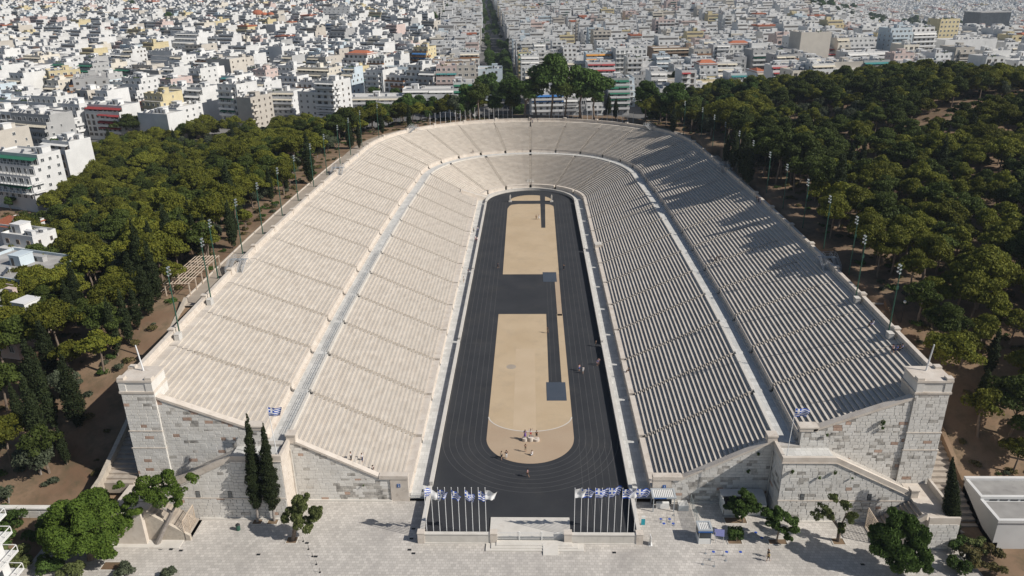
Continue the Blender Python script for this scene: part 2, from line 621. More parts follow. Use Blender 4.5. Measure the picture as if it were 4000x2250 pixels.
WOOD_L = [(-62, 6), (-104, 6), (-122, 38), (-130, 62), (-142, 88), (-150, 112), (-166, 150), (-190, 205), (-200, 262), (-168, 292), (-120, 296), (-84, 292), (-60, 280), (0, 262), (0, 0), (-60, 6)]
WOOD_R = [(50, 246), (60, 300), (84, 330), (150, 345), (300, 372), (420, 420), (420, 40), (230, 10), (120, -8), (74, -8), (60, 5), (0, 100), (0, 250)]


def inpoly(x, y, P):
    c = False
    n = len(P)
    j = n - 1
    for i in range(n):
        xi, yi = P[i]; xj, yj = P[j]
        if (yi > y) != (yj > y) and x < (xj - xi) * (y - yi) / (yj - yi) + xi:
            c = not c
        j = i
    return c


def grid_lines(a, b, step, lo, hi, g=1.12):
    L = list(np.arange(a, b + .1, step))
    s = step; v = L[-1]
    while v < hi:
        s *= g; v += s; L.append(v)
    s = step; v = L[0]
    while v > lo:
        s *= g; v -= s; L.insert(0, v)
    return np.array(L)


gx = grid_lines(-204, 300, 4.0, -3600, 3600)
gy = grid_lines(-20, 352, 4.0, -200, 5600)
X, Y = np.meshgrid(gx, gy)
Z = hgt(X, Y)
nv = len(gx)
vs = np.stack([X.ravel(), Y.ravel(), Z.ravel()], 1)
ii, jj = np.meshgrid(np.arange(len(gx) - 1), np.arange(len(gy) - 1))
a = (jj * nv + ii).ravel()
fs = np.stack([a, a + 1, a + nv + 1, a + nv], 1)
cx_ = (gx[:-1] + gx[1:]) / 2; cy_ = (gy[:-1] + gy[1:]) / 2
midx = []
for y_ in cy_:
    for x_ in cx_:
        w = y_ < 340 and -205 < x_ < 430 and (inpoly(x_, y_, WOOD_L) or inpoly(x_, y_, WOOD_R) or (y_ < 300 and abs(x_) < 110) or (-205 < x_ < -140 and 95 < y_ < 215))
        midx.append(0 if w else 1)
me = bpy.data.meshes.new('ground')
me.from_pydata(vs.tolist(), [], fs.tolist())
me.materials.append(MAT['earth'])
mat('city_floor', (.09, .09, .09), (.22, .21, .20), .05, rough=.95)
me.materials.append(MAT['city_floor'])
me.polygons.foreach_set('material_index', midx)
me.polygons.foreach_set('use_smooth', [True] * len(me.polygons))
ob('ground', me, kind='structure')

# forecourt
mb = MB(); mb.prism([(-76, -60), (66, -60), (66, -1), (60, 5.6), (39, 5.6), (39, 10.3), (-39, 10.3), (-39, 5.6), (-60, 5.6), (-60, 1.2), (-76, 1.2)], -.7, -.5)
mb.build('forecourt_pavement', 'plaza', kind='structure')
mb = MB(); mb.box(-66.5, -1.5, -.5, -54.5, 1.0, -.38)
mb.build('kerb_platform', 'marble', kind='structure')

# ---------------------------------------------------------------- track and field
def arcpts(cx, cy, r, a0, a1, n, ry=None):
    ry = ry or r
    return [(cx + r * math.cos(R(a0 + (a1 - a0) * i / n)), cy + ry * math.sin(R(a0 + (a1 - a0) * i / n))) for i in range(n + 1)]


def sheet(name, poly, z, m, th=.02, **kw):
    mb = MB(); mb.prism(poly, z - th, z)
    return mb.build(name, m, kind='structure', **kw)


sheet('track_surface', [(16.7, .5), *arcpts(0, YC, 16.9, 0, 180, 48), (-16.9, .5)], 0.0, 'track', .3)
sheet('sand_field', [(8.3, 28.5), (8.3, 85.05), (-8.2, 85.05), (-8.25, 28.5), *arcpts(0, 28.5, 8.27, 180, 360, 40)[1:-1]], .006, 'sand_brown')
sheet('sand_field', [(8.3, 36.2), (8.2, 85.04), (-8.15, 85.04), (-8.25, 36.2), *arcpts(0, 36.2, 8.27, 180, 360, 30, 5.6)[1:-1]], .012, 'sand')
sheet('sand_strip', [(-3.3, 30.9), (1.15, 30.9), (1.05, 65.3), (-3.35, 65.3)], .018, 'sand_pale')
sheet('sand_field', [(8.35, 113.1), (8.7, 180), (8.6, 183.2), (7.4, 185), (4.5, 186.1), (-4.5, 186.1), (-7.2, 185.1), (-7.9, 183.5), (-8.55, 180), (-8.05, 113.1)], .008, 'sand')
sheet('sand_field', [(8.3, 190.5), *arcpts(.15, 190.5, 8.15, 0, 180, 24, 8.0), (-7.9, 190.5)], .008, 'sand')
sheet('dark_runway', [(3.75, 156.8), (5.15, 156.8), (5.75, 199.2), (3.75, 199.2)], .016, 'track')
sheet('dark_runway', [(3.95, 42), (6.75, 42), (6.9, 113), (4.2, 113)], .018, 'track')
sheet('sand_edge_strip', [(6.95, 84), (8.2, 84), (8.3, 113.2), (6.95, 113.2)], .012, 'sand_brown')
sheet('landing_mat', [(3.44, 42.0), (7.54, 42.0), (7.54, 49.6), (3.44, 49.6)], .05, 'mattress', .04)
sheet('landing_mat', [(3.65, 107.1), (7.56, 107.1), (7.56, 114.6), (3.6, 114.6)], .05, 'mattress', .04)
sheet('throwing_circle', arcpts(-4.25, 56.6, 1.1, 0, 350, 20), .02, 'path')
sheet('marble_platform', [(-6.32, .6), (6.35, .6), (6.35, 5.42), (-6.32, 5.42)], .18, 'marble', .18)
# lane lines
mb = MB()


def ribbon(mb, pts, w, z):
    for p, q in zip(pts[:-1], pts[1:]):
        d = Vector((q[0] - p[0], q[1] - p[1])).normalized() * w / 2
        nx, ny = -d.y, d.x
        mb.add([(p[0] + nx, p[1] + ny, z), (p[0] - nx, p[1] - ny, z), (q[0] - nx, q[1] - ny, z), (q[0] + nx, q[1] + ny, z)], [(0, 1, 2, 3)])


for k in range(7):
    r_ = 9.35 + k * 1.19
    z = .010 + .0002 * k
    ribbon(mb, [(-r_, YC)] + [(-r_, 28.5)] + arcpts(0, 28.5, r_, 180, 360, 60)[1:] + [(r_, YC)], .055, z)
    if k < 6:
        ribbon(mb, [(r_ - .2, 28), (r_ - .35, .8)], .04, z + .002)
    ribbon(mb, [(r_, YC)] + arcpts(0, YC, r_, 0, 180, 60) + [(-r_, YC)], .04, z)
ribbon(mb, [(-16.4, 68.4), (-8.6, 68.4)], .05, .013)
for x_ in (4.6, 5.6):
    ribbon(mb, [(x_, 50), (x_ + .1, 113)], .04, .022)
mb.build('lane_lines', 'line', kind='structure')
# kerb slab arc in the sand
mb = MB(); pts = arcpts(0, 36.2, 8.27, 185, 355, 30, 5.6)
ribbon(mb, pts, .22, .03); mb.build('sand_kerb', 'marble', kind='structure')

# ---------------------------------------------------------------- stone block walls
_ub = MB()
_e = .035
_ub.add([(0, 0, 0), (1, 0, 0), (1, 0, 1), (0, 0, 1), (_e, -1, _e * 1.2), (1 - _e, -1, _e * 1.2), (1 - _e, -1, 1 - _e * 1.2), (_e, -1, 1 - _e * 1.2)],
        [(4, 5, 6, 7), (0, 1, 5, 4), (1, 2, 6, 5), (2, 3, 7, 6), (3, 0, 4, 7)])
UNIT = {k: _ub.mesh('stone_block', [k]) for k in ('block', 'block_dark', 'block_red', 'marble', 'marble_cream')}


def clip(poly, conv):
    """clip polygon by a convex counter-clockwise polygon"""
    out = poly
    n = len(conv)
    for i in range(n):
        a, b = conv[i], conv[(i + 1) % n]
        res = []
        for j in range(len(out)):
            p, q = out[j], out[(j + 1) % len(out)]
            sp = (b[0] - a[0]) * (p[1] - a[1]) - (b[1] - a[1]) * (p[0] - a[0])
            sq = (b[0] - a[0]) * (q[1] - a[1]) - (b[1] - a[1]) * (q[0] - a[0])
            if sp >= 0: res.append(p)
            if (sp >= 0) != (sq >= 0):
                t = sp / (sp - sq); res.append((p[0] + (q[0] - p[0]) * t, p[1] + (q[1] - p[1]) * t))
        out = res
        if len(out) < 3: return []
    return out


def parea(p):
    return abs(sum(p[i][0] * p[(i + 1) % len(p)][1] - p[(i + 1) % len(p)][0] * p[i][1] for i in range(len(p)))) / 2


def blocks(parent, org, rz, convs, bh=.58, bw=(.75, 1.5), holes=(), darkf=None, left=None, name='stone_block', base='block', proud=None, redp=.02):
    """lay stone blocks over convex polygons given in wall coordinates (u, z)"""
    cnt = left if left is not None else [300]
    rest = MB()
    ca, sa = math.cos(rz), math.sin(rz)
    for cv in convs:
        if sum(cv[i][0] * cv[(i + 1) % len(cv)][1] - cv[(i + 1) % len(cv)][0] * cv[i][1] for i in range(len(cv))) < 0:
            cv = cv[::-1]
        u0 = min(p[0] for p in cv); u1 = max(p[0] for p in cv); v0 = min(p[1] for p in cv); v1 = max(p[1] for p in cv)
        v = v0
        while v < v1 - .02:
            h = bh * random.uniform(.92, 1.08)
            if v1 - v - h < .2: h = v1 - v
            u = u0 - random.random() * bw[0]
            while u < u1:
                w = random.uniform(*bw)
                j = .014
                rect = [(u + j, v + j), (u + w - j, v + j), (u + w - j, v + h - j), (u + j, v + h - j)]
                hole = any(u < b and u + w > a_ and v < d_ and v + h > c_ for a_, b, c_, d_ in holes)
                c = clip(rect, cv)
                ar = parea(c) if c else 0
                if ar > .04 and not hole:
                    dk = darkf(u + w / 2, v + h / 2) if darkf else 0
                    k = 'block_red' if random.random() < redp else ('block_dark' if random.random() < dk else base)
                    th = random.uniform(.035, .06) + (proud(v) if proud else 0)
                    if ar > .97 * (w - 2 * j) * (h - 2 * j):
                        if cnt[0] > 0:
                            x, y = u + j, 0
                            ob(name, UNIT[k], parent, (org[0] + ca * (u + j), org[1] + sa * (u + j), v + j), rz, (w - 2 * j, th, h - 2 * j))
                            cnt[0] -= 1
                        else:
                            vv = []
                            for px, py, pz in _ub.v:
                                lx = u + j + px * (w - 2 * j); ly = py * th
                                vv.append((org[0] + ca * lx - sa * ly, org[1] + sa * lx + ca * ly, v + j + pz * (h - 2 * j)))
                            rest.add(vv, _ub.f, {'block': 0, 'block_dark': 1, 'block_red': 2}.get(k, 0))
                    else:
                        n = len(c)
                        mcx = sum(p[0] for p in c) / n; mcz = sum(p[1] for p in c) / n
                        vv = []
                        for dy, sh in ((0, 1), (-th, .95)):
                            for p in c:
                                lx = mcx + (p[0] - mcx) * sh; lz = mcz + (p[1] - mcz) * sh
                                vv.append((org[0] + ca * lx - sa * dy, org[1] + sa * lx + ca * dy, lz))
                        rest.add(vv, [tuple(range(n, 2 * n))] + [(i, (i + 1) % n, n + (i + 1) % n, n + i) for i in range(n)], {'block': 0, 'block_dark': 1, 'block_red': 2}.get(k, 0))
                u += w
            v += h
    if rest.v:
        rest.build('stone_blocks', [base, 'block_dark', 'block_red'], parent, kind='stuff')


def text_on(parent, s, loc, size, m, rot=(R(90), 0, 0), name='numeral'):
    c = bpy.data.curves.new('numeral_text', 'FONT')
    c.body = s; c.size = size; c.extrude = .01; c.align_x = 'CENTER'; c.align_y = 'CENTER'
    c.materials.append(MAT[m])
    o0 = bpy.data.objects.new('numeral_text', c)
    me_ = o0.to_mesh().copy(); me_.name = name
    me_.materials.clear(); me_.materials.append(MAT[m])
    o = bpy.data.objects.new(name, me_); COL.objects.link(o)
    o0.to_mesh_clear()
    o.location = loc; o.rotation_euler = rot
    if parent is not None: o.parent = parent
    return o


for sd in (1, -1):
    sn = SIDE[sd]

    def mx(L): return [(sd * x, z) for x, z in L]

    def bx(mb, x0, y0, z0, x1, y1, z1, m=0): mb.box(sd * x0, y0, z0, sd * x1, y1, z1, m)
    # ---- lower front wall
    t = thing('front_wall', f'stained stone block wall closing the lower seats, {sn} of the track', 'wall', group='front walls of the stadium')
    mb = MB()
    mb.yprism(mx([(20.35, -.6), (39.4, -.6), (39.4, 11.5), (38.3, 10.9), (25.05, 4.0), (20.35, 3.9)]), 10.42, 11.1)
    mb.build('wall_core', 'mortar', t)
    dk = (lambda u, v: .6 if v < 4.5 and abs(u) < 34 and abs(u) > 26 else .25 if v < 7 else .08) if sd > 0 else (lambda u, v: .5 if v < 3 and abs(u) < 33 else .12)
    blocks(t, (0, 10.42), 0, [mx([(23.4, -.45), (39.35, -.45), (39.35, 3.9), (23.4, 3.9)]), mx([(25.1, 3.9), (39.35, 3.9), (39.35, 11.4), (38.3, 10.85)])], .56, (.8, 1.4), darkf=dk, left=[280])
    mb = MB(); mb.yprism(mx([(25.0, 4.02), (38.35, 10.95), (38.35, 11.35), (25.0, 4.40)]), 10.2, 11.25); mb.build('coping', 'marble_cream', t)
    mb = MB(); bx(mb, 20.3, 10.22, -.6, 23.3, 11.1, 3.95); mb.build('end_pier', 'marble_cream', t)
    mb = MB(); bx(mb, 20.25, 10.12, 3.95, 25.05, 11.35, 4.62); mb.build('pier_cap', 'marble_cream', t)
    mb = MB(); bx(mb, 38.2, 10.25, 10.9, 39.7, 11.7, 12.3); bx(mb, 38.1, 10.15, 12.3, 39.8, 11.8, 12.55); mb.build('pedestal', 'marble_cream', t)
    mb = MB(); bx(mb, 23.2, 10.05, -.5, 39.4, 10.4, -.28); mb.build('plinth', 'marble', t)
    sx = 22.2 if sd > 0 else 21.9
    g = thing('number_sign', 'blue entrance sign with white number ' + ('1 above the louvred booth' if sd > 0 else '2 on the marble pier'), 'sign')
    mb = MB(); mb.box(sd * sx - .27, 10.14, 2.35, sd * sx + .27, 10.2, 3.0); mb.build('plate', 'blue_sign', g)
    text_on(g, '1' if sd > 0 else '2', (sd * sx, 10.125, 2.67), .6, 'white_paint')
    # ---- terrace
    t = thing('terrace', f'high stone terrace with sloping parapet and slit windows, {sn} of the entrance', 'terrace', group='terraces beside the entrance')
    mb = MB()
    mb.yprism(mx([(39.4, -.6), (60, -.6), (60, 4.3), (47.6, 10.6), (39.4, 10.6)]), 5.74, 9.6)
    mb.box(sd * 39.5, 9.45, -.6, sd * 43.2, 11.4, 11.28)
    mb.build('terrace_core', 'mortar', t)
    mb = MB(); bx(mb, 39.45, 6.1, 10.6, 47.6, 10.4, 10.85); mb.build('terrace_floor', 'corridor', t)
    slits = [(42.8, 43.45, 3.65, 4.85), (48.05, 48.7, 3.65, 4.85), (53.3, 53.95, 3.65, 4.85)]
    hl = [(min(sd * a_, sd * b_), max(sd * a_, sd * b_), c_, d_) for a_, b_, c_, d_ in slits]
    blocks(t, (0, 5.7), 0, [mx([(39.4, -.45), (60, -.45), (60, 3.45), (39.4, 3.45)]), mx([(39.4, 3.6), (47.5, 3.6), (47.5, 10.7), (39.4, 10.7)]), mx([(47.5, 3.6), (60, 3.6), (60, 4.35), (47.5, 10.6)])],
           .60, (.8, 1.6), darkf=lambda u, v: .06, left=[260], proud=lambda v: .08 if v < 3.4 else 0, redp=.01)
    # side face toward the entrance
    if sd > 0: blocks(t, (39.36, 0), -PI / 2, [[(-10.38, -.45), (-5.72, -.45), (-5.72, 10.7), (-10.38, 10.7)]], .6, (.9, 1.6), left=[80], darkf=lambda u, v: .2)
    else: blocks(t, (-39.36, 0), PI / 2, [[(5.72, -.45), (10.38, -.45), (10.38, 10.7), (5.72, 10.7)]], .6, (.9, 1.6), left=[80], base='marble_cream', redp=0)
    mb = MB(); mb.yprism(mx([(39.2, 10.7), (47.5, 10.7), (60.0, 4.4), (60.0, 5.35), (47.5, 11.68), (39.2, 11.68)]), 5.58, 6.08)
    bx(mb, 39.2, 6.08, 10.7, 39.7, 10.3, 11.68); mb.build('parapet', 'marble_cream', t)
    mb = MB(); mb.yprism(mx([(39.1, 10.62), (47.5, 10.62), (60.0, 4.32), (60.0, 4.44), (47.5, 10.74), (39.1, 10.74)]), 5.5, 5.7)
    bx(mb, 39.3, 5.56, 3.44, 60.0, 5.78, 3.62); mb.build('string_course', 'marble_cream', t)
    mb = MB(); bx(mb, 59.9, 5.35, 3.2, 61.0, 6.3, 5.5); bx(mb, 59.8, 5.25, 5.5, 61.1, 6.4, 5.8); mb.build('pier', 'marble_cream', t)
    mb = MB(); bx(mb, 39.3, 5.3, -.5, 54, 5.72, -.3); mb.build('plinth', 'marble', t)
    for a_, b_, c_, d_ in slits:
        mb = MB(); bx(mb, a_, 5.62, c_, b_, 5.9, d_); w = mb.build('slit_window', 'dark', t)
        mb = MB()
        for k in range(3): bx(mb, a_ + .13 + k * .17, 5.59, c_, a_ + .18 + k * .17, 5.615, d_)
        for k in range(4): bx(mb, a_, 5.57, c_ + .15 + k * .28, b_, 5.585, c_ + .19 + k * .28)
        mb.build('grille', 'metal', w)
    mb = MB(); mb.tube((sd * 39.1, 10.0, -.3), (sd * 39.1, 10.0, 9.8), .09, n=6)
    tag(mb.build('drainpipe', 'marble'), f'pale drainpipe in the corner of the {sn} terrace', 'drainpipe', 'drainpipes at the terraces')
    # ---- stairs along the terrace
    t = thing('stair_flight', f'marble stairs descending outward behind the {sn} terrace parapet', 'stairs', group='outside stairs')
    for k in range(34):
        x0 = 47.6 + k * 12.5 / 34; z = 10.6 - (k + 1) * 6.3 / 34
        mb = MB(); bx(mb, x0, 6.08, z - .6, x0 + .38, 9.48, z); mb.build('step', 'steps', t)
    # ---- upper front wall
    t = thing('front_wall', f'tall stone block wall closing the upper seats on the {sn}, rising to the corner pylon', 'wall', group='front walls of the stadium')
    mb = MB(); mb.yprism(mx([(43.0, 9), (47.6, 9), (59.4, 3.4), (59.4, 19.7), (44.8, 13.85), (43.0, 13.8)]), 9.54, 10.5); mb.build('wall_core', 'mortar', t)
    blocks(t, (0, 9.52), 0, [mx([(43.0, 10.66), (47.6, 10.66), (47.6, 14.0), (43.0, 14.0)]), mx([(47.6, 10.6), (59.35, 4.4), (59.35, 10.8), (47.6, 10.8)]), mx([(47.6, 10.8), (59.35, 10.8), (59.35, 14.0), (47.6, 14.0)]),
                             mx([(44.9, 14.0), (59.35, 14.0), (59.35, 19.75)])],
           .57, (.75, 1.5), darkf=lambda u, v: .10, left=[300], redp=.045)
    mb = MB(); mb.yprism(mx([(44.8, 13.9), (59.4, 19.8), (59.4, 20.25), (44.8, 14.35)]), 9.35, 10.55); mb.build('coping', 'marble_cream', t)
    mb = MB(); bx(mb, 42.7, 9.35, 13.95, 45.5, 10.9, 14.5); bx(mb, 42.6, 9.25, 14.5, 45.6, 11.0, 14.75); mb.build('pedestal', 'marble_cream', t)
    # ---- pylon
    t = thing('pylon', f'tall stone corner pylon with battlement cap on the {sn} end of the stadium', 'pylon', group='corner pylons')
    mb = MB(); bx(mb, 59.3, 9.32, -1, 64.6, 13.8, 21.0); mb.build('pylon_core', 'mortar', t)
    PX = [(-1, 10.6, 59.25, 64.75, .10), (10.75, 13.8, 59.3, 64.65, .05), (13.95, 20.7, 59.35, 64.55, 0)]
    lf = [230]
    for z0, z1, xa, xb, pr_ in PX:
        blocks(t, (0, 9.3 - pr_), 0, [mx([(xa, max(z0, 3.3)), (xb, max(z0, 3.3)), (xb, z1), (xa, z1)])], .57, (.8, 1.5), left=lf, redp=.02, darkf=lambda u, v: .25 if 18.5 < v and abs(u) < 62.5 else .05)
        if sd < 0: blocks(t, (-59.3, 0), PI / 2, [[(9.3, z0), (13.8, z0), (13.8, z1), (9.3, z1)]], .57, (.8, 1.5), left=lf)
        mb = MB(); bx(mb, xa - .08, 9.3 - pr_ - .1, z1, xb + .1, 13.9, z1 + .16); mb.build('string_course', 'marble_cream', t)
    mb = MB(); bx(mb, 59.2, 9.15, 20.85, 64.8, 13.95, 21.2); mb.build('string_course', 'marble_cream', t)
    mb = MB(); bx(mb, 59.4, 9.35, 21.2, 64.6, 13.8, 22.8)
    for xa in (59.35, 63.6): bx(mb, xa, 9.25, 21.2, xa + 1.1, 10.2, 22.8)
    mb.build('cap_block', 'block', t)
    mb = MB(); bx(mb, 59.2, 9.15, 22.85, 64.75, 13.95, 23.2); mb.build('cornice', 'marble_cream', t)
    for xa, ya in ((59.1, 9.1), (63.5, 9.1), (63.5, 12.8)):
        mb = MB(); bx(mb, xa + .15, ya + .1, 23.2, xa + 1.2, ya + 1.1, 23.6); mb.build('merlon', 'marble_cream', t)
    t = thing('flagpole', f'short bare white pole on top of the {sn} pylon', 'pole', group='bare poles on the pylons')
    mb = MB(); mb.tube((sd * 62.0, 12.5, 23.0), (sd * 62.3, 12.3, 27.8), .13, .10, 8); mb.build('pole', 'pole_white', t)
    # ---- landing, stairs, lattice gate
    t = thing('landing', f'paved stair landing with marble parapets below the {sn} pylon', 'landing', group='stair landings')
    mb = MB(); bx(mb, 60, -.4, -.6, 66.0 if sd < 0 else 64.3, 9.25, 4.3); mb.build('landing_floor', 'marble_cream', t)
    mb = MB(); bx(mb, 59.9, -.65, -.6, 64.5, -.3, 5.35); mb.build('parapet', 'marble_cream', t)
    if sd > 0:
        mb = MB(); bx(mb, 64.1, 2.7, -.6, 64.5, 8.95, 5.4); mb.build('parapet', 'marble_cream', t)
        blocks(t, (0, -.66), 0, [mx([(59.9, -.45), (64.5, -.45), (64.5, 4.2), (59.9, 4.2)])], .55, (.8, 1.4), left=[60])
    t = thing('stair_flight', f'stone stairs from the forecourt up to the {sn} landing', 'stairs', group='outside stairs')
    for k in range(12):
        x0 = 60 - (k + 1) * .54; z = 4.3 - (k + 1) * .40
        mb = MB(); bx(mb, x0, .75, -.6, x0 + .54, 5.2, z); mb.build('step', 'steps', t)
    mb = MB(); mb.yprism(mx([(60, -.6), (53.4, -.6), (53.4, .4), (60, 5.3)]), .3, .75); mb.build('side_wall', 'rubble' if sd < 0 else 'marble_cream', t)
    t = thing('lattice_gate', f'white lattice gate panel at the foot of the {sn} stairs', 'gate', group='lattice gates')
    gxx = 53.2 if sd > 0 else 54.2
    mb = MB()
    for y0 in (.3, 2.3, 4.3): bx(mb, gxx - .06, y0, -.5, gxx + .06, y0 + .09, 3.2)
    bx(mb, gxx - .06, .3, 3.1, gxx + .06, 4.4, 3.24); bx(mb, gxx - .06, .3, -.4, gxx + .06, 4.4, -.28)
    mb.build('frame', 'pergola', t)
    mb = MB()
    for p in range(2):
        for k in range(5):
            for j in range(8):
                y0 = .55 + p * 2 + k * .38; z0 = -.2 + j * .42
                mb.obox((sd * gxx, y0, z0 + .1), (.05, .34, .05), 0, tilt=R(50)); mb.obox((sd * gxx, y0, z0 + .1), (.05, .34, .05), 0, tilt=R(-50))
    mb.build('lattice', 'pergola', t)
    # ---- outer stairs
    t = thing('stair_flight', f'long outer stairs climbing beside the {sn} rim wall', 'stairs', group='outside stairs')
    if sd < 0: y0_, z0_, yN = 8.0, 4.3, 48.0
    else: y0_, z0_, yN = 2.5, -.4, 46.0
    ns = 44
    xi, xo = 65.3, 70.2
    for k in range(ns):
        ya = y0_ + (yN - y0_) * k / ns; z = z0_ + (19.4 - z0_) * (k + 1) / ns
        mb = MB(); bx(mb, xi, ya, z - 2, xo, ya + (yN - y0_) / ns + .1, z); mb.build('step', 'steps', t)
    n = 10
    prof = [(y0_ - (2.5 if sd < 0 else 3), z0_ + 1.1)] + [(y0_ + (yN - y0_) * k / n, z0_ + (19.4 - z0_) * k / n + 1.4) for k in range(n + 1)]
    mb = MB()
    for (ya, za), (yb, zb) in zip(prof[:-1], prof[1:]):
        xs = [sd * xo, sd * (xo + .75)]
        mb.add([(xs[0], ya, za - 6), (xs[1], ya, za - 6), (xs[1], ya, za), (xs[0], ya, za), (xs[0], yb, zb - 6), (xs[1], yb, zb - 6), (xs[1], yb, zb), (xs[0], yb, zb)],
               [(0, 1, 2, 3), (7, 6, 5, 4), (3, 2, 6, 7), (0, 3, 7, 4), (2, 1, 5, 6)])
    mb.build('outer_wall', 'rubble' if sd < 0 else 'earth', t)
    # path outside the rim
    mb = MB(); sweep(mb, lambda t_: [(RC(t_) + .1, 19.75), (RC(t_) + 5.2, 19.7), (RC(t_) + 5.2, 19.0)], ts_between(46, END, 8, 4.6), sd, caps=False)
    mb.build('rim_path', 'path', kind='structure')
    mb = MB(); sweep(mb, lambda t_: [(RC(t_) + 5.2, 19.0), (RC(t_) + 5.2, 19.95), (RC(t_) + 5.5, 19.95), (RC(t_) + 5.5, 19.0)], ts_between(50, 180, 8), sd)
    tag(mb.build('kerb_wall', 'marble_cream'), f'low kerb wall along the path outside the {sn} rim', 'kerb', 'kerbs of the rim path')

# left retaining wall beside the big pine
t = thing('retaining_wall', 'grey stone retaining wall below the earth slope, beside the big umbrella pine', 'wall')
mb = MB(); mb.box(-96, 4.3, -1, -70.6, 4.9, 2.2); mb.box(-96, 4.15, 2.2, -70.6, 5.05, 2.45); mb.build('wall_core', 'block', t)
blocks(t, (0, 4.3), 0, [[(-96, -.5), (-70.6, -.5), (-70.6, 2.2), (-96, 2.2)]], .6, (1.0, 2.2), left=[90])

# ---------------------------------------------------------------- entrance wall and gate
def fence(t, x0, x1, y, z0, z1, n, m='white_paint', name='railing'):
    mb = MB()
    mb.box(x0, y - .03, z1 - .06, x1, y + .03, z1); mb.box(x0, y - .03, z0 + .08, x1, y + .03, z0 + .14)
    for k in range(n):
        x = x0 + (x1 - x0) * (k + .5) / n
        mb.box(x - .022, y - .022, z0, x + .022, y + .022, z1)
    return mb.build(name, m, t)


t = thing('entrance_wall', 'low white marble wall across the open end of the track', 'wall')
for x0, x1 in ((-16.45, -6.1), (6.4, 16.45)):
    n = 5
    for k in range(n):
        a_, b_ = x0 + (x1 - x0) * k / n, x0 + (x1 - x0) * (k + 1) / n
        mb = MB(); mb.box(a_ + .008, .02, -.35, b_ - .008, .5, 1.18); mb.build('wall_slab', 'marble', t)
    mb = MB(); mb.box(x0, -.06, 1.18, x1, .58, 1.32); mb.build('coping', 'marble', t)
    mb = MB(); mb.box(x0, -.12, -.5, x1, .6, -.35); mb.build('plinth', 'marble', t)
for x0, x1 in ((-17.45, -16.4), (16.4, 17.45), (-6.15, -5.1), (5.3, 6.45)):
    mb = MB(); mb.box(x0, -.08, -.5, x1, .95, 1.35); mb.box(x0 - .06, -.14, 1.35, x1 + .06, 1.0, 1.5); mb.build('pillar', 'marble_cream', t)
t = thing('entrance_gate', 'white iron entrance railing in three panels at the marble steps', 'gate')
for x0, x1 in ((-5.1, -1.75), (-1.6, 1.75), (1.9, 5.3)):
    fence(t, x0, x1, .4, .0, 1.35, 24)
for x0 in (-1.75, 1.75):
    mb = MB(); mb.box(x0, .3, 0, x0 + .17, .5, 1.5); mb.build('gate_post', 'white_paint', t)
t = thing('entrance_steps', 'three broad marble steps with a ramp slab before the gate', 'steps')
for k, (x0, x1, y1) in enumerate(((-5.2, 6.5, -.85), (-6.0, 7.4, -1.3), (-6.8, 8.3, -1.75))):
    mb = MB(); mb.box(x0, y1, -.6, x1, -.13 if k else .35, -.06 - .13 * k); mb.build('step', 'marble', t)
mb = MB(); mb.add([(2.0, -2.6, -.5), (4.35, -2.6, -.5), (4.35, -2.6, -.42), (2.0, -2.6, -.42), (2.0, -.5, -.5), (4.35, -.5, -.5), (4.35, -.5, .0), (2.0, -.5, .0)],
                  [(0, 1, 2, 3), (3, 2, 6, 7), (0, 3, 7, 4), (1, 5, 6, 2), (4, 7, 6, 5)]); mb.build('ramp_slab', 'marble', t)
t = thing('side_gate', 'white iron railing across the walkway beside the left track parapet', 'gate')
fence(t, -20.3, -17.3, 10.6, -.3, .95, 22)

# ---------------------------------------------------------------- trees
def ray_px(x, y):
    """viewing ray through a point of the 2576 px wide photograph"""
    k = 1.5528
    d = _fw + _r2 * ((x * k - 2000) / 2981.15) - _u2 * ((y * k - 1125) / 2981.15)
    return Vector(CAMP), d


def at(x, y, dz=0.0):
    """point of the terrain (plus dz) seen there"""
    o, d = ray_px(x, y)
    t = 80.0
    for _ in range(900):
        p = o + d * t
        if p.z <= float(hgt(p.x, p.y)) + dz: break
        t += 1.5 if t < 500 else 5
    return (p.x, p.y, float(hgt(p.x, p.y)))


def at_z(x, y, z):
    o, d = ray_px(x, y); p = o + d * ((z - o.z) / d.z); return (p.x, p.y, z)


def at_y(x, y, Y_):
    o, d = ray_px(x, y); p = o + d * ((Y_ - o.y) / d.y); return (p.x, p.y, p.z)


def leafmat(name, c1, c2, rnd=.35, tr=.25):
    m = mat(name, c1, c2, .9, rough=.7, rnd=rnd, spec=.15)
    t = m.node_tree; N, L = t.nodes, t.links
    b = N['Principled BSDF']; o = N['Material Output']
    tl = N.new('ShaderNodeBsdfTranslucent'); mx_ = N.new('ShaderNodeMixShader'); mx_.inputs[0].default_value = tr
    src = b.inputs['Base Color'].links[0].from_socket
    L.new(src, tl.inputs[0]); L.new(b.outputs[0], mx_.inputs[1]); L.new(tl.outputs[0], mx_.inputs[2]); L.new(mx_.outputs[0], o.inputs[0])
    return m


leafmat('pine_leaf', (.20, .20, .026), (.105, .125, .022), .38)
leafmat('pine_leaf_dark', (.095, .125, .026), (.050, .070, .018), .35)
leafmat('olive_leaf', (.12, .14, .085), (.070, .088, .055), .3)
leafmat('cypress_leaf', (.026, .038, .016), (.045, .060, .022), .25)
leafmat('broad_leaf', (.095, .155, .035), (.055, .095, .024), .3)
leafmat('pepper_leaf', (.19, .22, .08), (.09, .115, .04), .15)
leafmat('hero_pine_leaf', (.12, .18, .028), (.065, .11, .018), .1)
leafmat('dry_bush', (.16, .13, .05), (.09, .09, .035), .3)
mat('bark', (.16, .12, .09), (.25, .20, .16), 2, rough=1, bump=.6)
mat('bark_grey', (.24, .21, .19), (.34, .31, .28), 3, rough=1, bump=.6)


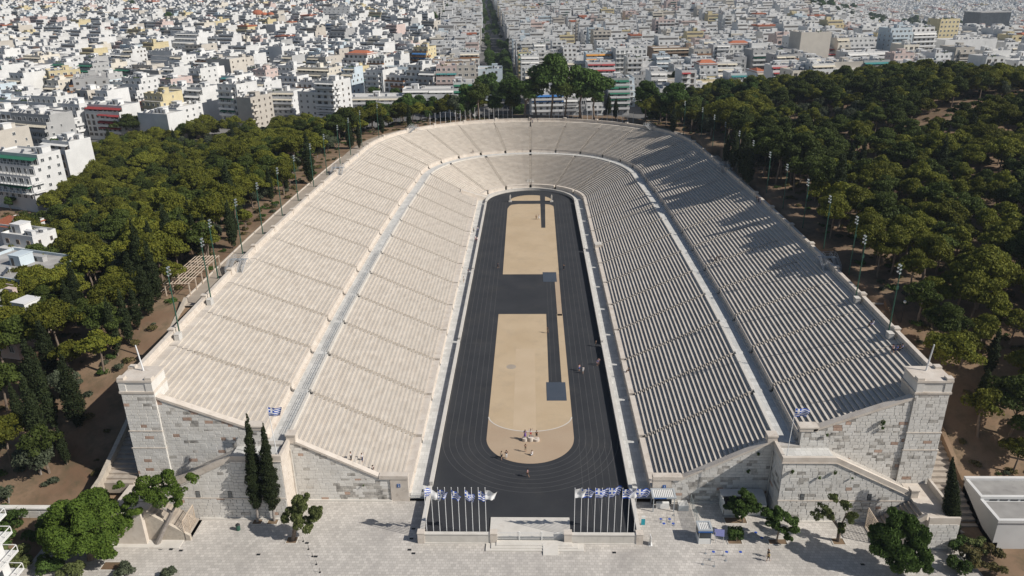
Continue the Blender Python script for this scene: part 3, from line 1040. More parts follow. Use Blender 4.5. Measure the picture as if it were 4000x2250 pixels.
def tuft_mesh(name, lobes, dens, size, m, low=-.35, align=1.1, droop=0.0, elong=1.0):
    P, Nn = [], []
    for (cx, cy, cz, rx, ry, rz) in lobes:
        area = 4 * PI * ((rx * ry + rx * rz + ry * rz) / 3)
        n = int(area * dens)
        v = rng.normal(size=(n * 2, 3)); v /= np.linalg.norm(v, axis=1)[:, None]
        v = v[v[:, 2] > low][:n]
        r = rng.uniform(.80, 1.06, len(v)) - .25 * (rng.random(len(v)) < .15)
        P.append(np.array([cx, cy, cz]) + v * np.array([rx, ry, rz]) * r[:, None]); Nn.append(v)
    P = np.concatenate(P); Nn = np.concatenate(Nn)
    n = len(P)
    nn = Nn * align + rng.normal(size=(n, 3)) * .75
    nn /= np.linalg.norm(nn, axis=1)[:, None]
    a = np.cross(nn, rng.normal(size=(n, 3))); a /= np.linalg.norm(a, axis=1)[:, None]
    if droop:
        a = a * (1 - droop) + np.array([0, 0, -1]) * droop; a /= np.linalg.norm(a, axis=1)[:, None]
    b = np.cross(nn, a); b /= np.linalg.norm(b, axis=1)[:, None]
    s = (size * rng.uniform(.6, 1.4, n))[:, None]
    v0 = P + a * s * elong; v1 = P - a * s * .5 * elong + b * s * .8; v2 = P - a * s * .5 * elong - b * s * .8
    V = np.stack([v0, v1, v2], 1).reshape(-1, 3)
    me = bpy.data.meshes.new(name)
    me.vertices.add(3 * n); me.vertices.foreach_set('co', V.astype(np.float32).ravel())
    me.loops.add(3 * n); me.loops.foreach_set('vertex_index', np.arange(3 * n, dtype=np.int32))
    me.polygons.add(n); me.polygons.foreach_set('loop_start', np.arange(0, 3 * n, 3, dtype=np.int32)); me.polygons.foreach_set('loop_total', np.full(n, 3, dtype=np.int32))
    me.materials.append(MAT[m]); me.update()
    return me


def pine_lobes(r, h, nl):
    L = []
    ph = random.random() * 6.28
    for k in range(nl):
        a = random.random() * 2 * PI; q = random.random() ** .6
        rr = r * (.78 + .26 * math.sin(a * 2 + ph) + .14 * math.sin(a * 5 + ph * 2))
        x, y = math.cos(a) * q * rr, math.sin(a) * q * rr
        z = h * (.93 - .24 * q ** 1.5) - random.random() * h * .13
        s = random.uniform(.20, .36) * r
        L.append((x, y, z, s * random.uniform(.9, 1.25), s, s * random.uniform(.50, .72)))
    L.append((0, 0, h * .60, r * .45, r * .45, h * .17))
    return L


def trunk_mesh(name, h, r, m='bark', lean=.5, limbs=4):
    mb = MB()
    p = Vector((0, 0, -.6)); q = Vector((random.uniform(-lean, lean), random.uniform(-lean, lean), h * .5)); e = Vector((random.uniform(-lean, lean), random.uniform(-lean, lean), h * .8))
    mb.tube(p, q, r, r * .75, 6); mb.tube(q, e, r * .75, r * .45, 6)
    for k in range(limbs):
        a = k * 2 * PI / limbs + random.random()
        mb.tube(q + (e - q) * random.uniform(0, .6), e + Vector((math.cos(a) * h * .18, math.sin(a) * h * .18, h * .06)), r * .38, r * .18, 5)
    return mb.mesh(name, [m])


PROTO = {}
PROTO['pine'] = [(tuft_mesh('crown', pine_lobes(r, h, nl), 15, .22, 'pine_leaf', low=-.6), trunk_mesh('trunk', h - 1.5, .22)) for r, h, nl in ((3.8, 8.8, 30), (4.3, 9.8, 36), (3.1, 7.6, 22), (4.0, 8.4, 30), (4.8, 10.4, 40), (3.3, 9.4, 26))]
PROTO['dark'] = [(tuft_mesh('crown', pine_lobes(r, h, nl), 15, .22, 'pine_leaf_dark', low=-.6), PROTO['pine'][i][1]) for i, (r, h, nl) in enumerate(((3.7, 9.6, 30), (3.0, 8.2, 24), (4.2, 10.4, 36)))]


def round_lobes(r, h, nl, zs=.75):
    L = []
    for k in range(nl):
        v = Vector((random.gauss(0, 1), random.gauss(0, 1), random.gauss(0, 1))).normalized() * random.uniform(.35, .72)
        s = r * random.uniform(.28, .45)
        L.append((v.x * r, v.y * r, h - r * zs * 1.05 + v.z * r * zs, s, s, s * .85))
    return L


PROTO['olive'] = [(tuft_mesh('crown', round_lobes(r, h, nl), 12, .22, 'olive_leaf'), trunk_mesh('trunk', h * .6, .2, 'bark_grey')) for r, h, nl in ((2.9, 6.0, 16), (3.4, 6.8, 20), (2.4, 5.2, 12))]
PROTO['broad'] = [(tuft_mesh('crown', round_lobes(r, h, nl, .9), 11, .30, 'broad_leaf'), trunk_mesh('trunk', h * .6, .25)) for r, h, nl in ((3.6, 9.5, 20), (4.4, 12.5, 26), (3.0, 8.0, 15))]


def cyp_lobes(r, h):
    L = []
    n = int(h * 1.5)
    for k in range(n):
        f = k / (n - 1)
        rr = r * (math.sin(min(1, f * 2.2 + .25) * PI / 2)) * (1 - f ** 2.2) + .12
        a = random.random() * 6.28
        L.append((math.cos(a) * .12 * r, math.sin(a) * .12 * r, 1.2 + f * (h - 1.4), rr * random.uniform(.8, 1.1), rr * random.uniform(.8, 1.1), h / n * 1.1))
    return L


PROTO['cypress'] = [(tuft_mesh('crown', cyp_lobes(r, h), 26, .17, 'cypress_leaf', low=-.9, align=1.0, droop=.3), trunk_mesh('trunk', h * .5, .16, limbs=0, lean=.1)) for r, h in ((1.35, 12), (1.6, 14), (1.1, 10.5), (1.7, 11.5))]
TREEINFO = {
    'pine': ('pine_tree', 'tree', 'pine wood trees'), 'dark': ('dark_pine_tree', 'tree', 'darker pines among the wood'), 'olive': ('olive_tree', 'tree', 'grey-green olive trees'),
    'broad': ('broadleaf_tree', 'tree', 'leafy trees at the edge of the city'), 'cypress': ('cypress_tree', 'tree', 'dark cypress columns')}


def put_tree(kind, x, y, z=None, s=1.0, label=None, group=None, v=None, hs=None):
    crown, trunk = PROTO[kind][v if v is not None else random.randrange(len(PROTO[kind]))]
    if z is None: z = float(hgt(x, y))
    nm, cat, grp = TREEINFO[kind]
    t = ob(nm, None, None, (x, y, z), random.random() * 6.28, (s, s, hs or s * random.uniform(.92, 1.1)), label, cat, group or grp)
    ob('trunk', trunk, t); ob('crown', crown, t)
    return t


cands = []
step = 5.2
for P, sidew in ((WOOD_L, -1), (WOOD_R, 1)):
    xs = [p[0] for p in P]; ys = [p[1] for p in P]
    for gx_ in np.arange(min(xs), max(xs), step):
        for gy_ in np.arange(max(-30, min(ys)), max(ys), step):
            x = gx_ + random.uniform(-2.2, 2.2); y = gy_ + random.uniform(-2.2, 2.2)
            if not inpoly(x, y, P): continue
            if sidew < 0 and x > 0 and y < 240: continue
            d = float(dout(x, y))
            if d < (6.6 if sidew > 0 and y > 60 else 8.0) or (y < 48 and d < 8): continue
            if y < 60 and d < 14 and random.random() < .15: continue
            if sidew < 0 and y < 24 and d < 12: continue
            if sidew > 0 and y < 12 and x < 99: continue
            if sidew > 0 and ((x - 148) / 30) ** 2 + ((y - 172 - (x - 148) * .55) / 9) ** 2 < 1: continue
            if d < 11 and random.random() < (.06 if sidew > 0 else .6): continue
            if sidew > 0 and x < 100 and 25 < y < 60 and random.random() < .08: continue
            if x > 0 and x / (y + 94) > .80: continue
            if x < 0 and -x / (y + 94) > .86: continue
            if random.random() < .05: continue
            nz = math.sin(x * .045 + 1.3) * math.cos(y * .04 + x * .01)
            if sidew < 0:
                k = 'pine' if random.random() < .55 + .2 * nz else ('olive' if random.random() < .62 - .2 * nz else 'dark')
            else:
                k = 'olive' if (70 < x < 125 and 175 < y < 255 and random.random() < .6) else ('pine' if random.random() < .48 + .25 * nz else 'dark')
                if k == 'dark' and random.random() < .14: k = 'olive'
            if sidew < 0 and 10 < y < 135 and d < 26 and random.random() < .30: k = 'cypress'
            elif random.random() < .03: k = 'cypress'
            if YC + 45 < y and d < 55 and abs(x) < 100 and random.random() < .45: k = 'broad'
            cands.append((math.dist((x, y, 10), CAMP), k, x, y, sidew))
cands.sort()
cnt = {}
rest = []
TLAB = {('pine', -1): 'yellow-green pine with clumped crown in the wood left of the stadium', ('pine', 1): 'olive-green pine with clumped crown on the wooded hill right of the stadium',
        ('dark', -1): 'dark green pine among lighter ones in the left wood', ('dark', 1): 'dark green pine in the wood on the right hill',
        ('olive', -1): 'grey-green olive tree with soft round crown in the left wood', ('olive', 1): 'grey-green olive tree on the right hill',
        ('broad', -1): 'tall leafy tree behind the curved end, left half', ('broad', 1): 'tall leafy tree behind the curved end, right half'}
def tree_label(k, x, y, s, d, sw):
    size = 'small' if s < .84 else 'large' if s > 1.02 else 'middling'
    kind = {'pine': 'yellow-green pine' if sw < 0 else 'olive-green pine', 'dark': 'dark green pine', 'olive': 'grey-green olive', 'broad': 'leafy tree', 'cypress': 'narrow dark cypress'}[k]
    where = 'beside the rim path' if d < 18 else 'inside the wood' if d < 55 else 'toward the outer edge of the wood' if sw < 0 else 'high on the wooded hill'
    al = 'near the pylon' if y < 55 else 'along the near straight' if y < 110 else 'along the far straight' if y < 185 else 'by the curved end'
    return f'{size} {kind} {where}, {al}, {SIDE[sw]}'


for dist_, k, x, y, sw in cands:
    cnt[k] = cnt.get(k, 0) + 1
    s = random.uniform(.72, 1.12) * (1.05 if k in ('pine', 'dark') else .95)
    dd_ = float(dout(x, y))
    if x > 0 and y > 85 and dd_ < 15: s *= 1.38
    if x < 0 and y < 110 and dd_ < 16: s *= 1.12
    if cnt[k] <= 300:
        put_tree(k, x, y, None, s, tree_label(k, x, y, s, dd_, sw), TREEINFO[k][2] + (', left' if sw < 0 else ', right'))
    else:
        rest.append((k, x, y, s))


def scatter_gn(name, pts, protos, kind='stuff'):
    """one object: instances of the prototype meshes on points"""
    src = bpy.data.collections.new(name + '_source')
    for i, me_ in enumerate(protos):
        o = bpy.data.objects.new(f'{name}_source_{i:02d}', me_)
        src.objects.link(o)
    me_ = bpy.data.meshes.new(name)
    me_.from_pydata([(p[0], p[1], p[2]) for p in pts], [], [])
    a = me_.attributes.new('rz', 'FLOAT', 'POINT'); a.data.foreach_set('value', [p[3] for p in pts])
    a = me_.attributes.new('sc', 'FLOAT', 'POINT'); a.data.foreach_set('value', [p[4] for p in pts])
    a = me_.attributes.new('ix', 'INT', 'POINT'); a.data.foreach_set('value', [p[5] for p in pts])
    o = ob(name, me_, kind=kind)
    g = bpy.data.node_groups.new(name, 'GeometryNodeTree')
    g.interface.new_socket('Geometry', in_out='INPUT', socket_type='NodeSocketGeometry')
    g.interface.new_socket('Geometry', in_out='OUTPUT', socket_type='NodeSocketGeometry')
    N, L = g.nodes, g.links
    gi, go = N.new('NodeGroupInput'), N.new('NodeGroupOutput')
    ci = N.new('GeometryNodeCollectionInfo'); ci.inputs['Collection'].default_value = src
    ci.inputs['Separate Children'].default_value = True; ci.inputs['Reset Children'].default_value = True
    ip = N.new('GeometryNodeInstanceOnPoints'); ip.inputs['Pick Instance'].default_value = True

    def na(nm, ty):
        n = N.new('GeometryNodeInputNamedAttribute'); n.data_type = ty; n.inputs['Name'].default_value = nm; return n
    rzn, scn, ixn = na('rz', 'FLOAT'), na('sc', 'FLOAT'), na('ix', 'INT')
    cx = N.new('ShaderNodeCombineXYZ')
    L.new(rzn.outputs[0], cx.inputs[2]); L.new(cx.outputs[0], ip.inputs['Rotation'])
    L.new(scn.outputs[0], ip.inputs['Scale']); L.new(ixn.outputs[0], ip.inputs['Instance Index'])
    L.new(gi.outputs[0], ip.inputs['Points']); L.new(ci.outputs[0], ip.inputs['Instance']); L.new(ip.outputs[0], go.inputs[0])
    md = o.modifiers.new('scatter', 'NODES'); md.node_group = g
    return o


if rest:
    pr = [p[0] for p in PROTO['pine']] + [p[0] for p in PROTO['dark']] + [p[0] for p in PROTO['olive']] + [p[0] for p in PROTO['broad']]
    off = {'pine': (0, 6), 'dark': (6, 3), 'olive': (9, 3), 'broad': (12, 3)}
    pts = [(x, y, float(hgt(x, y)), random.random() * 6.28, s, off[k][0] + random.randrange(off[k][1])) for k, x, y, s in rest]
    o = scatter_gn('far_pine_wood', pts, pr)
    o['label'] = 'far part of the pine wood, read as one mass'

# undergrowth
UG = [tuft_mesh('undergrowth_tuft', [(random.uniform(-.8, .8), random.uniform(-.8, .8), random.uniform(.1, .5), .6, .6, .4) for _ in range(5)], 16, .16, m_, low=-.2) for m_ in ('dry_bush', 'broad_leaf', 'olive_leaf', 'dry_bush')]
pts = []
while len(pts) < 4200:
    x, y = random.uniform(-205, 330), random.uniform(4, 340)
    d = float(dout(x, y))
    if d < 6.2 or (y < 50 and d < 7.5) or (x > 60 and y < 11 and x < 97): continue
    if not (inpoly(x, y, WOOD_L) or inpoly(x, y, WOOD_R) or (-205 < x < -150 and 95 < y < 215)): continue
    if d > 60 and random.random() < .6: continue
    pts.append((x, y, float(hgt(x, y)) - .05, random.random() * 6, random.uniform(.35, 1.25), random.choice((0, 0, 1, 2, 3))))
scatter_gn('undergrowth', pts, UG)['label'] = 'dry brush and low scrub on the earth under the trees'
# cypresses and edge trees placed one by one
CYP = [(300, 905, 1), (330, 875, 1), (352, 840, .95), (378, 800, 1.05), (398, 765, 1), (345, 770, 1.1), (366, 735, 1.05), (500, 655, 1.1), (525, 650, 1), (470, 650, .95), (442, 655, 1), (588, 628, 1.1), (605, 560, .8), (782, 465, 1.15), (722, 480, .75),
       (882, 376, 1.05), (905, 376, 1.0), (1030, 322, .8), (962, 340, .85), (1842, 440, 1.0), (1860, 462, 1.1), (1872, 470, .95), (1825, 420, .9), (1880, 480, .9), (1690, 365, .9), (1530, 292, .9), (1548, 300, .8)]
for i, (px, py, s) in enumerate(CYP):
    x, y, z = at(px, py)
    sd_ = 'left' if px < 1300 else 'right'
    put_tree('cypress', x, y, z, s * random.uniform(.9, 1.05), f'dark narrow cypress column in the {sd_} wood along the rim path', f'cypresses by the {sd_} rim path')
for i, (px, py, k, s) in enumerate([(1230, 262, 'broad', 1.5), (1255, 268, 'broad', 1.4), (1285, 285, 'broad', 1.45), (1320, 292, 'broad', 1.35), (1350, 290, 'dark', 1.3), (1385, 290, 'broad', 1.3), (1420, 292, 'dark', 1.25), (1460, 290, 'broad', 1.35), (1495, 292, 'broad', 1.3),
                                     (1180, 290, 'broad', 1.3), (1205, 292, 'dark', 1.4), (1150, 296, 'olive', 1.6), (1262, 225, 'broad', 1.3), (1275, 195, 'broad', 1.2), (1235, 180, 'broad', 1.2), (1215, 200, 'broad', 1.0), (1255, 165, 'broad', 1.0), (945, 250, 'broad', 1.2), (985, 215, 'broad', 1.2),
                                     (1000, 265, 'broad', 1.2), (1180, 215, 'broad', .9), (1720, 210, 'broad', 1.5), (1700, 235, 'dark', 1.4), (1740, 245, 'broad', 1.3), (310, 345, 'dark', 1.2), (330, 350, 'dark', 1.3), (350, 345, 'dark', 1.2), (770, 290, 'broad', 1.2), (800, 295, 'broad', 1.1), (130, 470, 'broad', .8), (60, 510, 'broad', .7), (95, 515, 'broad', .6), (30, 525, 'broad', .6)]):
    x, y, z = at(px, py + 8)
    sp = {0: 'taller', 1: 'rounder'}[i % 2]
    if 1150 < px < 1510 and py > 255: s *= 1.35 if px < 1290 else 1.75
    put_tree(k, x, y, z, s, f'{sp} dark leafy tree between the wood and the first city blocks', 'trees by the first city blocks')


# ---- single trees on the forecourt
def custom_tree(name, label, base, lobes, limbs, leaf, dens, size, bark='bark', **kw):
    t = thing(name, label, 'tree', base)
    mb = MB()
    for p, q, r0, r1 in limbs:
        mb.tube(Vector(p) - Vector(base), Vector(q) - Vector(base), r0, r1, 8)
    mb.build('trunk', bark, t)
    me_ = tuft_mesh('crown', [(a_ - base[0], b_ - base[1], c_ - base[2], r1, r2, r3) for a_, b_, c_, r1, r2, r3 in lobes], dens, size, leaf, **kw)
    ob('crown', me_, t)
    return t


def lobes_px(L, n_each, rs):
    out = []
    for px, py, Y_, r in L:
        x, y, z = at_y(px, py, Y_)
        for k in range(n_each):
            v = Vector((random.gauss(0, 1), random.gauss(0, 1), random.gauss(0, .7))).normalized() * r * .6
            s = r * random.uniform(*rs)
            out.append((x + v.x, y + v.y, z + v.z, s, s, s * .75))
    return out


# leaning pine
b = at_z(396, 1368, -.5)
fk = at_y(432, 1290, .6)
lb = lobes_px([(375, 1228, .5, 2.2), (350, 1245, .2, 1.7), (400, 1245, .8, 2.0), (412, 1205, 1.2, 1.7), (430, 1228, 1.5, 1.3), (482, 1208, 2.0, 1.15), (455, 1240, 1.3, 1.2), (440, 1262, .5, 1.1), (325, 1262, 0, 1.3), (300, 1222, 1.5, .9), (338, 1285, -.5, 1.2)], 5, (.38, .6))
custom_tree('pine_tree', 'leaning pine with forked bare trunk and loose bright clumps on the forecourt', b, lb,
            [(b, at_y(415, 1325, .2), .42, .36), (at_y(415, 1325, .2), fk, .36, .3), (fk, at_y(385, 1262, .5), .26, .2), (at_y(385, 1262, .5), at_y(365, 1235, .5), .2, .1), (fk, at_y(445, 1265, .9), .22, .18), (at_y(445, 1265, .9), at_y(430, 1235, 1.2), .18, .14), (at_y(430, 1235, 1.2), at_y(478, 1212, 1.9), .12, .07), (at_y(385, 1262, .5), at_y(335, 1262, .2), .12, .06)],
            'hero_pine_leaf', 50, .15, 'bark_grey')
b = at_z(228, 1410, -.6)
c = at_y(215, 1305, -2)
lb = []
for k in range(46):
    v = Vector((random.gauss(0, 1), random.gauss(0, 1), random.gauss(0, .8))).normalized()
    if v.z < -.55: continue
    s = random.uniform(1.2, 1.9)
    lb.append((c[0] + v.x * 5.0, c[1] + v.y * 4.4, c[2] - .8 + v.z * 3.4, s, s, s * .7))
lb += lobes_px([(255, 1370, -5, 2.2), (130, 1330, -3, 1.8), (285, 1385, -6, 1.6)], 5, (.4, .6))
custom_tree('umbrella_pine', 'large dense rounded green pine at the left edge of the forecourt', b, lb, [(b, (c[0], c[1], c[2] - 2), .5, .35), ((c[0], c[1], c[2] - 3.5), (c[0] + 2.5, c[1], c[2] - .5), .25, .12)], 'hero_pine_leaf', 34, .19)
for px, py, tx, ty, lab, g_ in ((648, 1312, 622, 1042, 'left one of two dark cypresses before the left terrace, more slender', None), (690, 1310, 662, 1066, 'right one of two dark cypresses before the left terrace, fuller and greener', None)):
    b = at_z(px, py, -.5)
    tp = at_y(tx, ty, b[1] + .3)
    lb = []
    n = 30
    R0 = 1.05 if px < 660 else 1.2
    for k in range(n):
        f = k / (n - 1)
        zc_ = b[2] + 3.0 + (tp[2] - b[2] - 3.2) * f
        rr = R0 * (math.sin(min(1, f * 3 + .35) * PI / 2)) * (1 - f ** 2.0) ** .8 + .12
        a = random.random() * 6.28
        q = (zc_ - b[2]) / (tp[2] - b[2])
        lb.append((b[0] + (tp[0] - b[0]) * q + math.cos(a) * .25 * rr, b[1] + math.sin(a) * .25, zc_, rr * random.uniform(.75, 1.1), rr, .55))
    custom_tree('cypress_tree', lab, b, lb, [(b, (b[0] + (tp[0] - b[0]) * .4, b[1], b[2] + 5), .24, .15)], 'cypress_leaf', 60, .13, 'bark_grey', low=-.9, droop=.35)
b = at_z(737, 1358, -.5); c = at_y(762, 1290, .8)
lb = lobes_px([(760, 1265, 1, 1.5), (740, 1290, .8, 1.6), (785, 1300, .6, 1.6), (765, 1320, .4, 1.5), (722, 1300, .7, 1.0), (765, 1250, 1.2, .8), (795, 1285, .8, 1.0)], 6, (.35, .55))
custom_tree('pepper_tree', 'small weeping pepper tree with thick trunk on the left forecourt', b, lb, [(b, at_y(742, 1325, .7), .34, .28), (at_y(742, 1325, .7), at_y(765, 1285, .9), .26, .1), (at_y(742, 1325, .7), at_y(735, 1290, .8), .2, .08)], 'pepper_leaf', 55, .15, low=-.9, droop=.6, elong=1.6)
b = at_z(1868, 1314, -.4)
custom_tree('broadleaf_tree', 'bright green round tree before the white canvas stall', b, lobes_px([(1850, 1262, 6, 1.4), (1880, 1265, 5.8, 1.6), (1900, 1275, 5.5, 1.0), (1865, 1285, 5.6, 1.3), (1835, 1275, 5.9, .9), (1870, 1240, 6.2, .9)], 6, (.35, .55)), [(b, at_y(1868, 1275, 5.8), .14, .08)], 'broad_leaf', 45, .2)
b = at_z(1953, 1364, -.4)
custom_tree('broadleaf_tree', 'dark leafy mulberry tree in an earth bed beside the right terrace', b, lobes_px([(1950, 1290, 1, 1.5), (1985, 1305, .8, 1.5), (1940, 1310, .6, 1.2), (1965, 1325, .5, 1.3), (1995, 1325, .4, 1.1), (1930, 1290, 1, 1.0), (1985, 1350, .2, .8)], 6, (.35, .5)), [(b, at_y(1962, 1320, .6), .16, .1)], 'broad_leaf', 42, .2)
b = at_z(2108, 1361, -.5)
custom_tree('pepper_tree', 'sparse pepper tree with bare arching trunk before the right terrace', b, lobes_px([(2075, 1275, 1.5, 1.3), (2125, 1270, 1.2, 1.2), (2100, 1255, 1.5, 1.0), (2055, 1295, 1, 1.1), (2140, 1300, .8, 1.1), (2120, 1330, .6, 1.1), (2085, 1300, 1, .9)], 5, (.32, .5)),
            [(b, at_y(2112, 1330, 1), .32, .26), (at_y(2112, 1330, 1), at_y(2090, 1300, 1.1), .24, .18), (at_y(2090, 1300, 1.1), at_y(2080, 1275, 1.3), .16, .08), (at_y(2090, 1300, 1.1), at_y(2055, 1280, 1.3), .14, .06), (at_y(2112, 1330, 1), at_y(2130, 1290, 1), .15, .07)], 'pepper_leaf', 40, .14, 'bark', low=-.9, droop=.6, elong=1.6)
b = at_z(2262, 1440, -.5)
custom_tree('willow_tree', 'large feathery green weeping tree at the lower right of the forecourt', b, lobes_px([(2265, 1320, -4.6, 2.2), (2225, 1345, -4.8, 2.2), (2300, 1350, -5, 2.2), (2255, 1370, -5.5, 2.4), (2310, 1385, -5.8, 2.0), (2215, 1375, -5.8, 1.6), (2250, 1300, -4.4, 1.4), (2270, 1410, -6.5, 2.2), (2315, 1425, -7, 1.6), (2205, 1340, -4.5, 1.2), (2325, 1345, -4, 1.0)], 6, (.38, .55)), [(b, at_y(2265, 1360, -5), .4, .25)], 'broad_leaf', 38, .17, low=-.9, droop=.6, elong=1.7)
b = at_z(2392, 1352, -.5)
tp = at_y(2425, 1190, -1.2)
lb = []
for k in range(26):
    f = k / 25; q = (1.0 + (tp[2] - b[2] - 1.0) * f) / (tp[2] - b[2])
    rr = 1.15 * (1 - f ** 2.4) + .15
    lb.append((b[0] + (tp[0] - b[0]) * q, b[1] + random.uniform(-.2, .2), b[2] + q * (tp[2] - b[2]), rr * random.uniform(.8, 1.1), rr, .6))
custom_tree('cypress_tree', 'single dark cypress standing beside the right landing', b, lb, [(b, (b[0], b[1], 2), .2, .14)], 'cypress_leaf', 60, .13, low=-.9, droop=.35)
# bushes
BUSH = [(2400, 1392, 1.5, 'broad_leaf', 'green bush below the cypress on the right'), (2450, 1385, 1.3, 'pepper_leaf', 'grey-green bush beside the right landing steps'), (2440, 1420, 1.7, 'dry_bush', 'brownish bush at the lower right'), (2490, 1400, 1.2, 'dry_bush', 'dry reddish bush by the white building'),
        (2410, 1440, 1.6, 'broad_leaf', 'dark bush at the bottom right edge'), (2345, 1330, .9, 'broad_leaf', 'small bush against the right landing'), (2505, 1445, 1.2, 'dry_bush', 'thin dry bush by the corner fence'),
        (35, 1425, 2.2, 'pepper_leaf', 'grey-green bushy tree under the white balconies'), (125, 1440, 1.8, 'broad_leaf', 'green bush at the bottom left edge'), (190, 1448, 1.6, 'pepper_leaf', 'low bush beside the umbrella pine'), (45, 1320, 2.0, 'broad_leaf', 'dark bush behind the white balconies'), (110, 1355, 2.0, 'broad_leaf', 'shaded bush left of the umbrella pine'), (15, 1365, 1.8, 'broad_leaf', 'bush between the white balconies'),
        (318, 1446, 1.3, 'olive_leaf', 'small olive at the bottom edge of the forecourt'), (425, 1452, 1.1, 'olive_leaf', 'smaller olive at the bottom edge of the forecourt'), (2100, 1110, 0, '', '')]
for px, py, r, m_, lab in BUSH:
    if not r: continue
    x, y, z = at_z(px, py, -.5)
    L = [(x + random.gauss(0, r * .5), y + random.gauss(0, r * .5), z + r * random.uniform(.4, 1.3), r * .45, r * .45, r * .4) for _ in range(9)]
    custom_tree('bush', lab, (x, y, z), L, [((x, y, z - .3), (x, y, z + r), .08, .05)], m_, 30, .18)['category'] = 'bush'
b = at_z(1852, 1360, -.4)
mbx = [(b[0] + i * .5 - .75, b[1] + j * .5 + .2, b[2] + .35 + k * .5, .38, .38, .38) for i in range(4) for j in range(3) for k in range(3)]
custom_tree('hedge', 'clipped boxy green shrub in an earth bed on the right forecourt', b, mbx, [(b, (b[0], b[1], .3), .1, .1)], 'broad_leaf', 45, .12)['category'] = 'shrub'

# ---------------------------------------------------------------- city
WALLS = {'white': (.73, .73, .72), 'pale': (.70, .70, .685), 'cream': (.70, .65, .56), 'beige': (.56, .52, .46), 'grey': (.44, .44, .435), 'pink': (.62, .50, .46), 'bluish': (.55, .63, .68), 'yellow': (.64, .55, .34), 'brown': (.30, .22, .16)}
for k, c in WALLS.items():
    mat('w_' + k, tuple(v * .88 for v in c), c, .25, rough=.9, rnd=.10, dirt=tuple(v * .72 for v in c), dscale=.35, dlo=.55, dhi=.8, damt=.6, detail=2)
mat('roof_grey', (.30, .29, .28), (.46, .45, .43), .3, rough=.95, rnd=.2, dirt=(.2, .19, .18), dscale=.5, detail=2)
mat('roof_pale', (.50, .49, .47), (.62, .61, .58), .3, rough=.95, rnd=.15, detail=2)
mat('tile', (.36, .10, .05), (.45, .17, .09), 2, rough=.9, rnd=.2)
mat('glass', (.03, .035, .04), (.06, .07, .08), .3, rough=.25, spec=.5, detail=1)
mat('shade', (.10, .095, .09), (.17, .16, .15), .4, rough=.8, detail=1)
mat('shutter', (.30, .24, .18), (.38, .31, .25), .4, rough=.8, rnd=.4, detail=1)
AWN = {'cream': (.66, .60, .48), 'white': (.70, .69, .66), 'green': (.03, .16, .10), 'orange': (.62, .28, .05), 'blue': (.05, .17, .42), 'red': (.32, .05, .05), 'teal': (.05, .22, .22)}
for k, c in AWN.items():
    mat('a_' + k, c, tuple(v * .9 for v in c), 1, rough=.9, rnd=.15, detail=1)
mat('heater', (.10, .11, .13), rough=.3)
mat('tank', (.60, .61, .62), rough=.4, metal=.3)
mat('rail_brown', (.30, .15, .07), rough=.7)

U = {}


def unit(name, build, mats):
    mb = MB(); build(mb); U[name] = mb.mesh(name.split('|')[0], mats)


def _win(mb):
    # unit opening: x 0..1, z 0..1, depth to -y
    for a in ((0, 0, .06, 1), (.94, 0, 1, 1), (.06, .94, .94, 1), (.06, 0, .94, .05), (.47, .05, .53, .94)):
        mb.box(a[0], -.12, a[1], a[2], 0, a[3], 0)
    mb.box(.05, -.06, .04, .95, -.01, .95, 1)


for v, m_ in (('w', 'white_paint'), ('s', 'shutter')):
    unit('window|' + v, _win, [m_, 'glass'])


def _bal(mb):
    mb.box(0, -1, -.16, 1, 0, 0); mb.box(0, -1, 0, 1, -.93, 1); mb.box(0, -.93, 0, .008, 0, 1); mb.box(.992, -.93, 0, 1, 0, 1)


for k in WALLS: unit('balcony|' + k, _bal, ['w_' + k])
unit('balcony|rail_brown', _bal, ['rail_brown'])


def _balrail(mb):
    mb.box(0, -1, -.16, 1, 0, 0); mb.box(0, -1, .93, 1, -.95, 1)
    for k in range(14): mb.box(k / 13.2, -1, 0, k / 13.2 + .012, -.96, .95)


unit('balcony|metal', _balrail, ['white_paint'])
for k in AWN:
    unit('awning|' + k, lambda mb: mb.add([(0, 0, 0), (1, 0, 0), (1, -1, -.55), (0, -1, -.55), (0, 0, -.05), (1, 0, -.05), (1, -1, -.70), (0, -1, -.70)], [(0, 3, 2, 1), (4, 5, 6, 7), (3, 7, 6, 2), (0, 4, 7, 3), (1, 2, 6, 5)]), ['a_' + k])


def _heat(mb):
    mb.add([(0, 0, .25), (1.1, 0, .25), (1.1, 1.6, 1.35), (0, 1.6, 1.35), (0, .05, .15), (1.1, .05, .15), (1.1, 1.65, 1.25), (0, 1.65, 1.25)], [(0, 1, 2, 3), (7, 6, 5, 4), (0, 4, 5, 1), (1, 5, 6, 2), (0, 3, 7, 4)], 0)
    mb.tube((-.1, 1.75, 1.45), (1.2, 1.75, 1.45), .26, n=7, m=1)
    mb.box(.05, 1.6, 0, .12, 1.68, 1.3, 1); mb.box(1.0, 1.6, 0, 1.07, 1.68, 1.3, 1)


unit('water_heater', _heat, ['heater', 'tank'])


def _hut(mb):
    mb.box(0, 0, 0, 1, 1, 1); mb.box(-.04, -.04, 1, 1.04, 1.04, 1.06)
    mb.box(.15, -.02, 0, .4, 0, .75, 1)


for k in WALLS: unit('roof_hut|' + k, _hut, ['w_' + k, 'shade'])
unit('antenna', lambda mb: (mb.tube((0, 0, 0), (0, 0, 1), .03, n=4), mb.box(-.4, -.02, .8, .4, .02, .83), mb.box(-.3, -.02, .9, .3, .02, .93)), ['metal'])
unit('roof_plants', lambda mb: None, ['broad_leaf'])
U['roof_plants'] = tuft_mesh('roof_plants', [(random.uniform(-1.6, 1.6), random.uniform(-.5, .5), random.uniform(.2, .8), .5, .5, .5) for _ in range(9)], 16, .2, 'broad_leaf')


